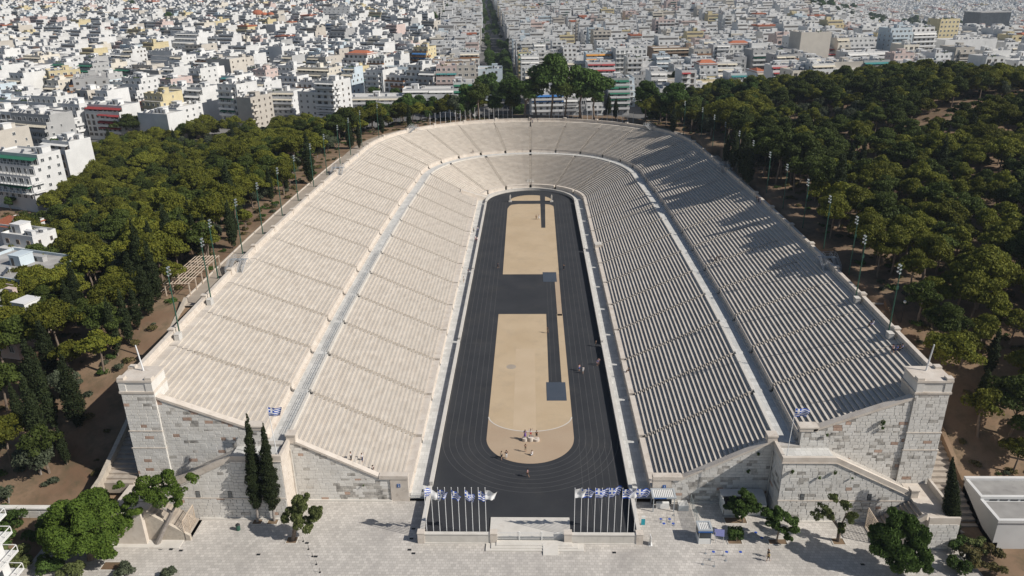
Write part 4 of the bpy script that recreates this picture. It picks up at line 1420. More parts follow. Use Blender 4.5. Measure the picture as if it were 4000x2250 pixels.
def put(nm, parent, loc, scale=(1, 1, 1), rz=0):
    return ob(nm.split('|')[0], U[nm], parent, loc, rz, scale)


CN = {'white': 'white', 'pale': 'off-white', 'cream': 'cream', 'beige': 'beige', 'grey': 'grey', 'pink': 'pale pink', 'bluish': 'pale blue', 'yellow': 'pale yellow', 'brown': 'brown'}
seen_labels = {}


def apartment(x, y, z, w, d, fl, ang, col, awn='cream', front='balcony', balcol=None, sides=(1, 1), setback=1, label=None, roof='hut', nwin=None, blank=False, detail=True, bdepth=1.5, group='apartment buildings of the city', name='apartment_building', cat='building', red=False, pa=.5):
    fh = 3.05
    H = fl * fh + .5
    t = ob(name, None, None, (x, y, z), ang, None)
    balcol = balcol or col
    # body: x -w/2..w/2 ; y 0..d (front at y=0)
    mb = MB()
    top = fl - setback
    hb = top * fh + .5 if setback else H
    mb.box(-w / 2, 0, -6, w / 2, d, hb)
    yb = 0
    for s_ in range(setback):
        yb += 2.3
        mb.box(-w / 2 + .02, yb, hb + s_ * fh, w / 2 - .02, d - .02, hb + (s_ + 1) * fh)
    zt = hb + setback * fh
    # roof parapets
    pa_h = .75
    for (a_, b_, c_, e_) in ((-w / 2, yb, w / 2, yb + .2), (-w / 2, d - .2, w / 2, d), (-w / 2, yb + .2, -w / 2 + .2, d - .2), (w / 2 - .2, yb + .2, w / 2, d - .2)):
        mb.box(a_ - .01, b_ - .01, zt, c_ + .01, e_ + .01, zt + pa_h)
    mb.build('wall', 'w_' + col, t)
    mb = MB(); mb.box(-w / 2 + .2, yb + .2, zt, w / 2 - .2, d - .2, zt + .08)
    for s_ in range(setback): mb.box(-w / 2 + .1, 2.3 * s_ + .05, hb + s_ * fh, w / 2 - .1, 2.3 * (s_ + 1), hb + s_ * fh + .05)
    mb.build('roof', random.choice(['roof_grey', 'roof_pale', 'roof_pale']), t)
    if red:
        mb = MB(); mb.add([(-w / 2 - .4, yb - .4, zt), (w / 2 + .4, yb - .4, zt), (w / 2 + .4, d + .4, zt), (-w / 2 - .4, d + .4, zt), (-w / 4, (yb + d) / 2, zt + 2.2), (w / 4, (yb + d) / 2, zt + 2.2)], [(0, 1, 5, 4), (2, 3, 4, 5), (0, 4, 3), (1, 2, 5)])
        mb.build('tiled_roof', 'tile', t)
    # front
    wn = U['window|w'] if random.random() < .65 else U['window|s']
    nw = nwin or max(2, int(w / 3.1))
    bw_ = w * random.choice((1, 1, .8, .62)) if front == 'balcony' else 0
    bx0 = -w / 2 if random.random() < .5 else w / 2 - bw_
    has_awn = 0
    for f in range(fl):
        yo = 0 if f < top else 2.3 * (f - top + 1)
        zf = f * fh + .5 if f < top else hb + (f - top) * fh
        if f == 0 and fl > 3 and setback: pass
        if not blank:
            for k in range(nw):
                ww = random.choice((1.3, 1.6, 2.2)) if front == 'balcony' else 1.3
                dh = 2.2 if (front == 'balcony' and f > 0) else 1.4
                cx = -w / 2 + w * (k + .5) / nw
                ob('window', wn, t, (cx - ww / 2, yo, zf + (.1 if dh > 2 else .9)), None, (ww, 1, dh))
        if front == 'balcony' and f > 0:
            if f < top:
                put('balcony|' + balcol, t, (bx0, 0, zf), (bw_, bdepth, 1.0))
            else:
                put('balcony|' + balcol, t, (-w / 2, yo, zf), (w, 2.25, .95))
            if random.random() < pa:
                has_awn = 1
                n = random.choice((1, 1, 2))
                for q in range(n):
                    aw = (bw_ if f < top else w) / n - .3
                    if f < top or True:
                        x0 = (bx0 if f < top else -w / 2) + q * (aw + .3) + .15
                        put('awning|' + awn, t, (x0, yo, zf + 2.6), (aw, (bdepth if f < top else 2.4) * random.uniform(.6, 1.05), random.uniform(.7, 1.5)))
        # sides
        for s_, on in ((1, sides[0]), (-1, sides[1])):
            if not on: continue
            ns = max(1, int(d / 4.2))
            for k in range(ns):
                if random.random() < (.55 if on == 1 else .95):
                    cy = yo + (d - yo) * (k + .5) / ns
                    ww = random.choice((.8, 1.2, 1.4))
                    o = ob('window', wn, t, (s_ * w / 2, cy - s_ * ww / 2, zf + .9), s_ * PI / 2, (ww, 1, 1.3))
                    if on == 2 and f > 0 and f < top and k == 0:
                        o2 = put('balcony|' + balcol, t, (s_ * w / 2, cy - s_ * 2.2, zf), (4.4, 1.1, 1.0), s_ * PI / 2)
    # roof clutter
    if not red:
        hw = random.uniform(2.8, 4.2)
        hx = random.uniform(-w / 2 + .8, w / 2 - hw - .8) if w > hw + 2 else -hw / 2
        hy = yb + (d - yb) * random.uniform(.3, .5)
        put('roof_hut|' + (col if random.random() < .6 else 'white'), t, (hx, hy, zt + .08), (hw, min(3.6, d - hy - .5), 2.5))
        for k in range(random.randint(1, 3)):
            sx_ = random.uniform(1.2, 3.2)
            put('roof_hut|' + random.choice(('white', col, 'grey')), t, (random.uniform(-w / 2 + .4, w / 2 - sx_ - .3), random.uniform(yb + .4, d - 2.6), zt + .08), (sx_, random.uniform(1, 2.2), random.uniform(.9, 1.9)))
        for k in range(random.randint(2, 6)):
            hx2 = random.uniform(-w / 2 + .6, w / 2 - 1.8)
            put('water_heater', t, (hx2, random.uniform(yb + .6, max(yb + .8, hy - 2.2)), zt + .08), (1, 1, 1), random.uniform(-.3, .3))
        if random.random() < .5: put('antenna', t, (hx + .5, hy + 1, zt + 2.6), (1, 1, random.uniform(2, 3.5)))
        if random.random() < .25: put('roof_plants', t, (random.uniform(-w / 4, w / 4), yb + .8, zt), (1, 1, 1))
    if label is None:
        bits = f'{CN[col]} {ORD[fl - 1].replace("first","1").replace("second","2") if False else ["one","two","three","four","five","six","seven","eight","nine","ten"][fl-1]}-storey block'
        if has_awn: bits += f' with {awn} awnings'
        if blank: bits += ' with blank front wall'
        px, py, _ = topx(x, y, z + H)
        col_ = 'far left' if px < 420 else 'left' if px < 860 else 'centre left' if px < 1220 else 'centre right' if px < 1700 else 'right' if px < 2150 else 'far right'
        near = 'next to the wood' if (math.hypot(x, y) < 380) else 'a few rows into the city' if math.hypot(x, y) < 480 else 'deeper in the city'
        near = near.replace('next to the wood', 'by the wood').replace('a few rows into the city', 'mid rows').replace('deeper in the city', 'far rows')
        label = f'{bits}, {near}, {col_}'
    tag(t, label, cat, group)
    return t


def topx(x, y, z):
    v = Vector((x, y, z)) - Vector(CAMP)
    dpt = v.dot(_fw)
    return ((2000 + 2981.15 * v.dot(_r2) / dpt) / 1.5528, (1125 - 2981.15 * v.dot(_u2) / dpt) / 1.5528, dpt)


RES = []    # reserved discs


def hidden(x, y, z):
    for k in range(6, 40):
        f = k / 40
        px, py = x * f, CAMP[1] + (y - CAMP[1]) * f
        if CAMP[2] + (z - CAMP[2]) * f < float(hgt(px, py)) + 5: return True
    return False


# landmark buildings
def lm(px, py, w, d, fl, ang, col, zadd=0, **kw):
    """building whose front foot shows near (px, py)"""
    o, dd = ray_px(px, py); t_ = 80
    while True:
        p = o + dd * t_
        if p.z <= float(city_h(p.x, p.y)) or t_ > 3500: break
        t_ += 1.0
    x, y = p.x, p.y
    RES.append((x - math.sin(R(ang)) * d / 2, y + math.cos(R(ang)) * d / 2, max(w, d) * .62))
    return apartment(x, y, float(city_h(x, y)) + zadd, w, d, fl, R(ang), col, **kw)


def at_c(px, py, zc_):
    o, dd = ray_px(px, py); p = o + dd * ((zc_ - o.z) / dd.z); return p.x, p.y


lm(38, 505, 22, 14, 5, -20, 'white', awn='green', balcol='metal', sides=(2, 0), setback=2, label='white corner block with rounded balconies and green awnings at the left edge, above the dry slope', bdepth=1.8)
lm(150, 462, 15, 12, 5, -22, 'white', awn='white', sides=(0, 0), setback=1, label='white block with wide parapet balconies and climbing ivy, right of the green-awning corner block', pa=.7)
lm(195, 295, 30, 20, 7, -62, 'grey', awn='cream', balcol='rail_brown', sides=(2, 0), setback=1, label='long grey and cream block with dark shaded balconies at the far left', pa=.3)
lm(185, 272, 17, 18, 7, 38, 'yellow', awn='blue', balcol='rail_brown', sides=(0, 0), setback=1, label='yellow corner end of the long block with brown balconies and blue awnings', pa=.5)
lm(470, 175, 24, 16, 9, -22, 'white', awn='white', balcol='white', sides=(0, 1), setback=3, label='tall white stepped block with terraces, left of centre')
lm(330, 175, 16, 14, 6, -22, 'bluish', awn='blue', front='plain', sides=(0, 0), setback=0, label='bright blue boxy block among white houses on the left')
lm(395, 150, 22, 14, 6, -22, 'pale', awn='blue', sides=(1, 0), setback=1, label='off-white block with wide blue awnings on several floors', pa=1.0)
lm(590, 300, 24, 13, 5, -16, 'white', awn='white', sides=(1, 0), setback=1, label='white block with sloping canvas awnings above the wood, left of the car street', pa=.8)
lm(700, 290, 20, 14, 4, -10, 'white', awn='cream', sides=(1, 0), setback=1, label='white villa-like block with corner loggia beside the wood', pa=.8)
lm(790, 250, 24, 16, 6, -20, 'cream', awn='cream', sides=(2, 0), setback=1, label='cream block with classical balconies beside the car street')
lm(560, 235, 20, 16, 7, -20, 'beige', front='plain', blank=True, sides=(1, 0), setback=0, label='tall beige block with blank party wall, left of centre')
lm(385, 255, 20, 16, 6, -24, 'beige', front='plain', blank=True, sides=(1, 0), setback=0, label='weathered beige block with blank wall, right of the brown-balcony block')
lm(270, 350, 22, 14, 5, -18, 'pale', awn='red', sides=(1, 0), setback=1, label='grey-white block with long dark red awning above the wood', pa=.9)
lm(395, 355, 18, 12, 4, -18, 'white', front='plain', sides=(0, 0), setback=0, label='small white house with blank gable touching the wood', blank=True)
lm(90, 400, 24, 14, 6, -20, 'grey', awn='cream', sides=(1, 0), setback=1, label='grey block with roof hut behind the white corner blocks')
lm(955, 290, 44, 14, 3, 2, 'white', awn='cream', sides=(0, 0), setback=0, label='long low white block with closed shutters behind the left trees', pa=.8, nwin=10)
lm(1080, 285, 30, 14, 4, 0, 'white', awn='white', sides=(0, 0), setback=1, label='white block with framed loggias in front of the striped tower', nwin=7)
lm(1235, 255, 15, 16, 6, 3, 'bluish', front='plain', sides=(0, 0), setback=0, label='pale blue-white slab block beside the green avenue', nwin=2)
lm(1140, 230, 26, 16, 6, 4, 'brown', awn='cream', balcol='metal', sides=(0, 0), setback=0, label='brown and white block with barred balconies, centre left')
lm(1010, 235, 20, 14, 5, 3, 'bluish', awn='green', sides=(1, 0), setback=2, label='pale blue block with roof garden, centre left')
lm(1440, 235, 46, 20, 4, 4, 'yellow', front='plain', sides=(0, 0), setback=0, label='long yellow hall with low roofs behind the tall trees', nwin=9)
lm(1445, 205, 40, 14, 4, 4, 'pale', awn='cream', balcol='metal', sides=(0, 0), setback=1, label='wide block with roof terrace and canvas blinds, right of the avenue', pa=.8, nwin=9)
lm(1505, 205, 18, 14, 6, 4, 'bluish', awn='orange', sides=(1, 0), setback=1, label='pale blue block with orange awnings, centre right', pa=.8)
lm(1650, 245, 30, 14, 4, 6, 'grey', awn='cream', sides=(0, 0), setback=1, label='grey block with white top floor above the wood, centre right')
lm(1585, 205, 22, 14, 7, 8, 'white', balcol='metal', awn='cream', sides=(1, 0), setback=0, label='white tower block with blank bright side wall, centre right', pa=0)
lm(1700, 190, 36, 15, 6, 8, 'brown', awn='cream', balcol='brown', sides=(0, 0), setback=0, label='long dark block with brown balconies, right of centre', pa=.2, nwin=9)
lm(1940, 200, 30, 14, 6, 10, 'grey', awn='green', balcol='pale', sides=(1, 0), setback=0, label='grey block with deep balcony rows beside the hill, right', pa=.2, nwin=7)
lm(2040, 190, 22, 16, 9, 10, 'beige', front='plain', blank=True, sides=(1, 0), setback=0, label='tall beige blank-walled tower, right')
lm(2180, 195, 30, 16, 5, 12, 'white', awn='white', sides=(1, 1), setback=1, label='white modern block with large roof volume, right', pa=.2)
lm(2150, 210, 34, 12, 4, 12, 'beige', front='plain', sides=(1, 0), setback=0, label='low beige block with red windows at the edge of the hill wood')
lm(2310, 175, 18, 16, 9, 12, 'white', awn='white', sides=(1, 1), setback=1, label='tall white block with stacked verandas, far right', pa=.2)
lm(2255, 178, 16, 16, 9, 12, 'bluish', awn='white', sides=(1, 1), setback=1, label='pale tall block left of the white veranda block, far right', pa=.2)
lm(2430, 170, 42, 14, 6, 12, 'white', front='plain', blank=True, sides=(1, 0), setback=0, label='long blank white wall block at the far right')
lm(2370, 160, 16, 14, 10, 12, 'yellow', front='plain', sides=(1, 1), setback=0, label='yellow tower with square top, far right')
lm(850, 75, 34, 20, 8, -5, 'white', awn='white', balcol='white', sides=(1, 0), setback=1, label='large white office block with dark glazed bands, left of the avenue', nwin=6)
# low houses at the left edge
t = lm(40, 660, 12, 10, 2, -18, 'white', front='plain', sides=(1, 0), setback=1, label='low house with flat roof terrace and white chairs at the left edge', name='house', cat='house', group='low houses at the left edge')
x, y = at_c(40, 622, 9)
lm(20, 720, 10, 7, 1, -18, 'cream', front='plain', sides=(1, 0), setback=0, red=True, label='cream house with red tiled roof at the left edge', name='house', cat='house', group='low houses at the left edge')
lm(20, 600, 12, 9, 1, -18, 'white', front='plain', sides=(1, 0), setback=0, red=True, label='small white house with red roof hut at the left edge, farther back', name='house', cat='house', group='low houses at the left edge')
lm(5, 830, 22, 16, 4, -18, 'bluish', front='plain', blank=True, sides=(1, 0), setback=0, label='pale blue house with blank wall at the left edge beside the wood', name='house', cat='house', group='low houses at the left edge')
lm(-30, 955, 22, 16, 4, -18, 'pink', front='plain', sides=(1, 0), setback=0, label='pale pink house at the left edge beside the wood', name='house', cat='house', group='low houses at the left edge')
# white balconies at the lower left corner
t = thing('apartment_building', 'corner of a white block with stacked railed balconies at the lower left edge', 'building')
mb = MB(); mb.box(-95, -22, -1, -75.1, -9.6, 12.5); mb.build('wall', 'w_white', t)
for zb_ in (2.2, 5.5, 8.8, 12.0):
    mb = MB(); mb.box(-75.1, -22, zb_ - .2, -73.7, -8.8, zb_); mb.box(-90, -9.6, zb_ - .2, -75.1, -8.8, zb_); mb.build('balcony', 'w_white', t)
    mb = MB()
    for a_ in ((-73.78, -22, zb_ + .95, -73.7, -8.8, zb_ + 1.05), (-90, -8.88, zb_ + .95, -73.7, -8.8, zb_ + 1.05), (-73.78, -22, zb_ + .1, -73.7, -8.8, zb_ + .18)): mb.box(*a_)
    for k in range(11): mb.box(-73.78, -21.8 + k * 1.29, zb_, -73.7, -21.72 + k * 1.29, zb_ + 1.0)
    mb.build('balcony_rail', 'white_paint', t)
    ob('window', U['window|w'], t, (-75.1, -13, zb_), PI / 2, (2.0, 1, 2.2))
# white building lower right
t = thing('flat_roof_building', 'white low building with gravel roof and white rim at the lower right edge', 'building')
mb = MB(); mb.box(70.2, -.5, -1, 96, 9.2, 4.55); mb.box(70.2, 4.4, 4.55, 96, 9.2, 5.1); mb.build('wall', 'w_white', t)
mb = MB(); mb.box(70.5, -.2, 4.55, 96, 4.2, 4.62); mb.box(70.5, 4.9, 5.1, 96, 8.8, 5.2); mb.build('roof', 'roof_grey', t)
mb = MB()
for a_ in ((70.0, -.7, 4.5, 96, -.2, 5.0), (70.0, -.2, 4.5, 70.5, 4.4, 5.0), (70.0, 4.3, 5.0, 96, 4.8, 5.45), (70.0, 4.8, 5.0, 70.5, 8.9, 5.45), (70.0, 8.8, 5.0, 96, 9.4, 5.6)): mb.box(*a_)
mb.build('roof_rim', 'w_white', t)
for k in range(5):
    mb = MB(); mb.box(71.5 + k * 1.6, 4.36, 4.68, 72.7 + k * 1.6, 4.4, 4.98); mb.build('vent_window', 'glass', t)

# church with red domes
cxx, cyy = at_c(652, 72, 22)
zc_ = 17.0
t = thing('church', 'pale church with three red domes rising over the houses, left', 'church', (cxx, cyy, zc_), R(-8))
mb = MB(); mb.box(-14, 0, -5, 14, 26, 11); mb.box(-6, -3, -5, 6, 0, 14); mb.build('wall', 'w_cream', t)
mb = MB()
mb.add([(-15, -1, 11), (15, -1, 11), (15, 13, 15), (-15, 13, 15), (-15, 27, 11), (15, 27, 11)], [(0, 1, 2, 3), (3, 2, 5, 4), (0, 3, 4), (1, 5, 2)]); mb.build('tiled_roof', 'tile', t)


def dome(px_, py_, r, zb_, hd):
    mb = MB(); mb.tube((px_, py_, zb_), (px_, py_, zb_ + hd), r, n=16); dr = mb.build('drum', 'w_cream', t)
    mb = MB()
    for k in range(16):
        a = 2 * PI * k / 16 + .19
        mb.obox((px_ + math.cos(a) * (r + .02), py_ + math.sin(a) * (r + .02), zb_ + hd * .5), (.5, r * .16, hd * .6), a)
    ob('drum_window', mb.mesh('drum_window', ['shade']), dr)
    mb = MB(); n = 16
    vs = []; fs = []
    for j in range(6):
        el = j / 5 * PI / 2
        for k in range(n):
            a = 2 * PI * k / n; vs.append((px_ + math.cos(a) * math.cos(el) * (r + .3), py_ + math.sin(a) * math.cos(el) * (r + .3), zb_ + hd + math.sin(el) * r * .75))
    for j in range(5):
        for k in range(n): fs.append((j * n + k, j * n + (k + 1) % n, (j + 1) * n + (k + 1) % n, (j + 1) * n + k))
    mb.add(vs, fs); mb.tube((px_, py_, zb_ + hd + r * .7), (px_, py_, zb_ + hd + r * .75 + 2), .12, n=5)
    mb.build('dome', 'tile', t)


dome(-7, 15, 7.2, 14, 6.5); dome(8, 3, 3.9, 13, 7.5); dome(15.5, 3, 3.9, 13, 7.8)
RES.append((cxx, cyy + 12, 26))

# random fabric of the city
REG = [  # (origin, angle deg, test)
    ((-60, 300), -20, lambda x, y: x < -46 - .25 * (y - 330) * .35 - .064 * (y - 300) * .7),
    ((0, 330), 3.66, lambda x, y: x >= -46 - .25 * (y - 330) * .35 - .064 * (y - 300) * .7 and x < 120 + .22 * (y - 330)),
    ((150, 360), 9, lambda x, y: x >= 120 + .22 * (y - 330))]
lots = []
for (ox, oy), ad, test in REG:
    ca, sa = math.cos(R(ad)), math.sin(R(ad))
    bwid, bdep, st_ = 62, 40, 8.5
    for bi in range(-60, 60):
        for bj in range(-12, 82):
            u0 = bi * (bwid + st_); v0 = bj * (bdep + st_)
            ccx, ccy = ox + ca * (u0 + 31) - sa * (v0 + 20), oy + sa * (u0 + 31) + ca * (v0 + 20)
            if ccy < 120 or ccy > 3300: continue
            px, py, dp = topx(ccx, ccy, 20) if ccy > 0 else (9999, 0, 1)
            if px < -150 or px > 2750 or py < -90: continue
            for row in (0, 1):
                u = u0 + random.uniform(0, 1.5)
                while u < u0 + bwid - 9:
                    w = random.choice((9, 10.5, 12, 13, 15, 18)) * random.uniform(.92, 1.05)
                    if u + w > u0 + bwid: w = u0 + bwid - u
                    d = random.uniform(14, 18.5)
                    vf = v0 + row * (bdep - d) if row == 0 else v0 + bdep - d
                    if row == 0: vf = v0 + random.uniform(0, .6)
                    um = u + w / 2
                    x, y = ox + ca * um - sa * vf, oy + sa * um + ca * vf
                    xm, ym = x - sa * d / 2, y + ca * d / 2
                    u += w + (.05 if random.random() < .8 else 2.5)
                    if not test(xm, ym): continue
                    if xm < -100 and ym < 120: continue
                    lots.append((x, y, w, d, ad, xm, ym))
big = []
for (x, y, w, d, ad, xm, ym) in lots:
    # keep the avenue, wood, stadium and landmarks free
    if abs(xm - (-29 - .064 * (ym - 585))) < w / 2 + 8.5 and ym > 260: continue
    if ym < 420 and (inpoly(xm, ym, WOOD_L) or inpoly(xm, ym - 6, WOOD_R) or inpoly(x + w / 2, y, WOOD_R) or inpoly(x + w / 2 + 4, y - 3, WOOD_L) or inpoly(x - w / 2, y - 3, WOOD_L) or inpoly(x, y - 4, WOOD_L)): continue
    if abs(xm) < 110 and ym < 322: continue
    if -60 < xm < 75 and ym < 330: continue
    if any((xm - a) ** 2 + (ym - b) ** 2 < (r + w * .38) ** 2 for a, b, r in RES): continue
    zc = float(city_h(xm, ym))
    px, py, dp = topx(xm, ym, zc + 15)
    if px < -40 or px > 2620 or py < -25 or py > 1200: continue
    if xm > 0 and hidden(xm, ym, zc + 24): continue
    big.append((dp, x, y, w, d, ad, xm, ym, zc))
big.sort()
# thin out squares
big = [b for b in big if not (math.sin(b[6] * .021 + 1) * math.sin(b[7] * .017) > .93)]
COLW = ['white'] * 10 + ['pale'] * 7 + ['cream'] * 1 + ['beige'] * 2 + ['grey'] * 2 + ['pink', 'bluish', 'yellow']
AWW = ['cream'] * 6 + ['white'] * 5 + ['green'] * 2 + ['orange', 'blue', 'teal', 'red']


def floors(x, y):
    n = random.choice((4, 5, 5, 6, 6, 7))
    if abs(x - (-29 - .064 * (y - 585))) < 30: n = random.choice((6, 7))
    return n


NB = 255
for i, (dp, x, y, w, d, ad, xm, ym, zc) in enumerate(big[:NB]):
    col = random.choice(COLW)
    fl = floors(xm, ym)
    if random.random() < .15: fl = max(2, fl - 2)
    bl = random.random() < .13
    apartment(x, y, zc, w, d, fl, R(ad + random.uniform(-1, 1)), col, random.choice(AWW), 'plain' if bl else 'balcony', random.choice([None, None, None, 'metal', 'white', 'rail_brown' if random.random() < .4 else None]),
              (random.choice((0, 1, 1, 2, 2)), int(random.random() < .5)), random.choice((0, 1, 1, 2)), blank=bl and random.random() < .6, red=random.random() < .04, pa=random.choice((.1, .5, .8)))


class Boxes:
    def __init__(s): s.r = []

    def add(s, cx, cy, cz, sx, sy, sz, ang, m): s.r.append((cx, cy, cz, sx, sy, sz, ang, m))

    def build(s, name, mats, label=None, kind='stuff'):
        A = np.array(s.r, dtype=np.float64)
        n = len(A)
        c = np.cos(A[:, 6]); q = np.sin(A[:, 6])
        sg = np.array([(-.5, -.5, 0), (.5, -.5, 0), (.5, .5, 0), (-.5, .5, 0), (-.5, -.5, 1), (.5, -.5, 1), (.5, .5, 1), (-.5, .5, 1)])
        dx = sg[None, :, 0] * A[:, 3:4]; dy = sg[None, :, 1] * A[:, 4:5]; dz = sg[None, :, 2] * A[:, 5:6]
        V = np.stack([A[:, 0:1] + dx * c[:, None] - dy * q[:, None], A[:, 1:2] + dx * q[:, None] + dy * c[:, None], A[:, 2:3] + dz], 2).reshape(-1, 3)
        F = np.array([(4, 5, 6, 7), (0, 1, 5, 4), (1, 2, 6, 5), (2, 3, 7, 6), (3, 0, 4, 7)])
        F = (np.arange(n)[:, None, None] * 8 + F[None]).reshape(-1)
        me_ = bpy.data.meshes.new(name)
        me_.vertices.add(8 * n); me_.vertices.foreach_set('co', V.astype(np.float32).ravel())
        me_.loops.add(20 * n); me_.loops.foreach_set('vertex_index', F.astype(np.int32))
        me_.polygons.add(5 * n); me_.polygons.foreach_set('loop_start', np.arange(0, 20 * n, 4, dtype=np.int32)); me_.polygons.foreach_set('loop_total', np.full(5 * n, 4, dtype=np.int32))
        me_.polygons.foreach_set('material_index', np.repeat(A[:, 7].astype(np.int32), 5))
        for k in mats: me_.materials.append(MAT[k])
        me_.polygons.foreach_set('use_smooth', np.zeros(5 * n, dtype=bool))
        me_.update()
        return ob(name, me_, kind=kind, label=label)


MLIST = ['w_' + k for k in WALLS] + ['a_' + k for k in AWN] + ['glass', 'shade', 'roof_grey', 'roof_pale', 'tile', 'heater']
MI = {k: i for i, k in enumerate(MLIST)}
wk = list(WALLS)
Bx = Boxes()


def farb(x, y, w, d, ad, zc, lod):
    a = R(ad + random.uniform(-2, 2)); ca, sa = math.cos(a), math.sin(a)

    def P(u, v): return (x + ca * u - sa * v, y + sa * u + ca * v)
    colk = random.choice(COLW); col = MI['w_' + colk]
    fl = floors(x, y); fh = 3.05
    setb = random.choice((0, 1, 1, 2))
    H = (fl - setb) * fh
    cx, cy = P(0, d / 2)
    Bx.add(cx, cy, zc - 8, w, d, H + 8, a, col)
    z = zc + H; v0 = 0
    for s_ in range(setb):
        v0 += 2.4
        cx, cy = P(0, (v0 + d) / 2); Bx.add(cx, cy, z, w - .3, d - v0, fh, a, col)
        cx, cy = P(0, v0 - 1.2); Bx.add(cx, cy, z, w, 2.3, .9, a, col) if lod < 2 else None
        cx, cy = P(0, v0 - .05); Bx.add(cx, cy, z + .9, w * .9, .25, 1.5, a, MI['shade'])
        z += fh
    # roof
    cx, cy = P(0, (v0 + d) / 2)
    Bx.add(cx, cy, z, w - .6, d - v0 - .6, .1, a, MI['roof_grey'] if random.random() < .35 else MI['roof_pale'])
    if lod < 2:
        for u_ in (-w / 2 + .1, w / 2 - .1):
            px_, py_ = P(u_, (v0 + d) / 2); Bx.add(px_, py_, z, .2, d - v0, .7, a, col)
        px_, py_ = P(0, v0 + .1); Bx.add(px_, py_, z, w, .2, .7, a, col)
    for k in range(random.choice((1, 2, 3))):
        px_, py_ = P(random.uniform(-w / 3, w / 3), v0 + (d - v0) * random.uniform(.3, .75))
        Bx.add(px_, py_, z, random.uniform(2.5, 5), random.uniform(2.5, 4), random.uniform(2.2, 3), a, col if random.random() < .5 else 0)
    for k in range(random.randint(1, 4) if lod < 2 else 1):
        px_, py_ = P(random.uniform(-w / 2.4, w / 2.4), random.uniform(v0 + .8, d - 1))
        Bx.add(px_, py_, z, 1.2, 1.4, 1.3, a, MI['heater'])
    if random.random() < .04:
        cx, cy = P(0, (v0 + d) / 2); Bx.add(cx, cy, z, w + .4, d - v0 + .4, 1.2, a, MI['tile'])
    blank = random.random() < .15
    if blank: return
    bw_ = w * random.choice((1, .85, .6)); bo = random.choice((-1, 0, 1)) * (w - bw_) / 2
    aw = MI['a_' + random.choice(AWW)]
    bd = random.uniform(1.1, 1.7)
    bcol = col if random.random() < .7 else 0
    for f in range(fl - setb):
        zf = zc + f * fh
        if lod == 0:
            nw = max(2, int(w / 3.4))
            for k in range(nw):
                px_, py_ = P(-w / 2 + w * (k + .5) / nw, -.03)
                Bx.add(px_, py_, zf + .3, random.choice((1.4, 2.0, 2.4)), .15, 2.0, a, MI['glass'] if random.random() < .6 else MI['shade'])
        else:
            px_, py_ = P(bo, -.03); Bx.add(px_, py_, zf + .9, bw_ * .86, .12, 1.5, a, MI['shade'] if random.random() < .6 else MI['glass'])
        if f:
            px_, py_ = P(bo, -bd / 2); Bx.add(px_, py_, zf - .1, bw_, bd, 1.05, a, bcol)
            if random.random() < .3:
                px_, py_ = P(bo + random.uniform(-.2, .2) * bw_, -bd / 2 - .2); Bx.add(px_, py_, zf + 1.9, bw_ * random.uniform(.3, .9), bd * .9, .35, a, aw)
        if lod < 2 and random.random() < .35:
            for s_ in (-1, 1):
                px_, py_ = P(s_ * (w / 2 + .02), d * random.uniform(.2, .8)); Bx.add(px_, py_, zf + .9, .12, random.choice((1.2, 1.6, 2.6)), 1.3, a, MI['glass'])


nfar = [0, 0, 0]
for (dp, x, y, w, d, ad, xm, ym, zc) in big[NB:]:
    lod = 0 if dp < 750 else 1 if dp < 1200 else 2
    nfar[lod] += 1
    farb(x, y, w, d, ad, zc, lod)
Bx.build('far_city_blocks', MLIST, 'farther rows of apartment blocks that merge into one white city')
print('CITY', len(big), nfar, 'boxes', len(Bx.r))

# trees between the far houses
pts = []
for k in range(1500):
    dpt = random.uniform(380, 2300); px = random.uniform(-20, 2600)
    a = (px - 1336) / 1920
    y = dpt; x = a * (y + 94)
    if inpoly(x, y, WOOD_R) or inpoly(x, y, WOOD_L): continue
    pts.append((x, y, float(city_h(x, y)) + random.uniform(-1, 4), random.random() * 6, random.uniform(.5, 1.0) * (1 if dpt < 900 else 1.5), random.choice((6, 7, 12, 13, 14))))
for k in range(170):
    y = random.uniform(330, 1900) if k > 60 else random.uniform(300, 600)
    xa = -29 - .064 * (y - 585) + random.choice((-1, 1)) * random.uniform(3.5, 8.0)
    pts.append((xa, y, float(city_h(xa, y)), random.random() * 6, random.uniform(.75, 1.1), random.choice((12, 13, 14, 7))))
for (hx, hy, hr, n) in ((-700, 1750, 60, 60), (-610, 1500, 45, 50), (330, 1350, 90, 130), (420, 1250, 60, 60), (700, 1450, 70, 80), (220, 1200, 30, 30), (560, 1020, 70, 60), (-200, 1900, 50, 50)):
    for k in range(n):
        x, y = random.gauss(hx, hr), random.gauss(hy, hr * .6)
        pts.append((x, y, float(city_h(x, y)) + random.uniform(4, 12), random.random() * 6, random.uniform(1.2, 1.8), random.choice((6, 7, 8, 12, 13))))
pr = [p[0] for p in PROTO['pine']] + [p[0] for p in PROTO['dark']] + [p[0] for p in PROTO['olive']] + [p[0] for p in PROTO['broad']]
o = scatter_gn('city_greenery', pts, pr)
o['label'] = 'small dark trees scattered between the far houses'
# avenue
mb = MB()
for k in range(40):
    y0, y1 = 300 + k * 45, 300 + (k + 1) * 45
    x0, x1 = -29 - .064 * (y0 - 585), -29 - .064 * (y1 - 585)
    z0, z1 = float(city_h(x0, y0)) + .15, float(city_h(x1, y1)) + .15
    mb.add([(x0 - 7, y0, z0), (x0 + 7, y0, z0), (x1 + 7, y1, z1), (x1 - 7, y1, z1)], [(0, 1, 2, 3)])
mb.build('avenue', 'asphalt', kind='structure')
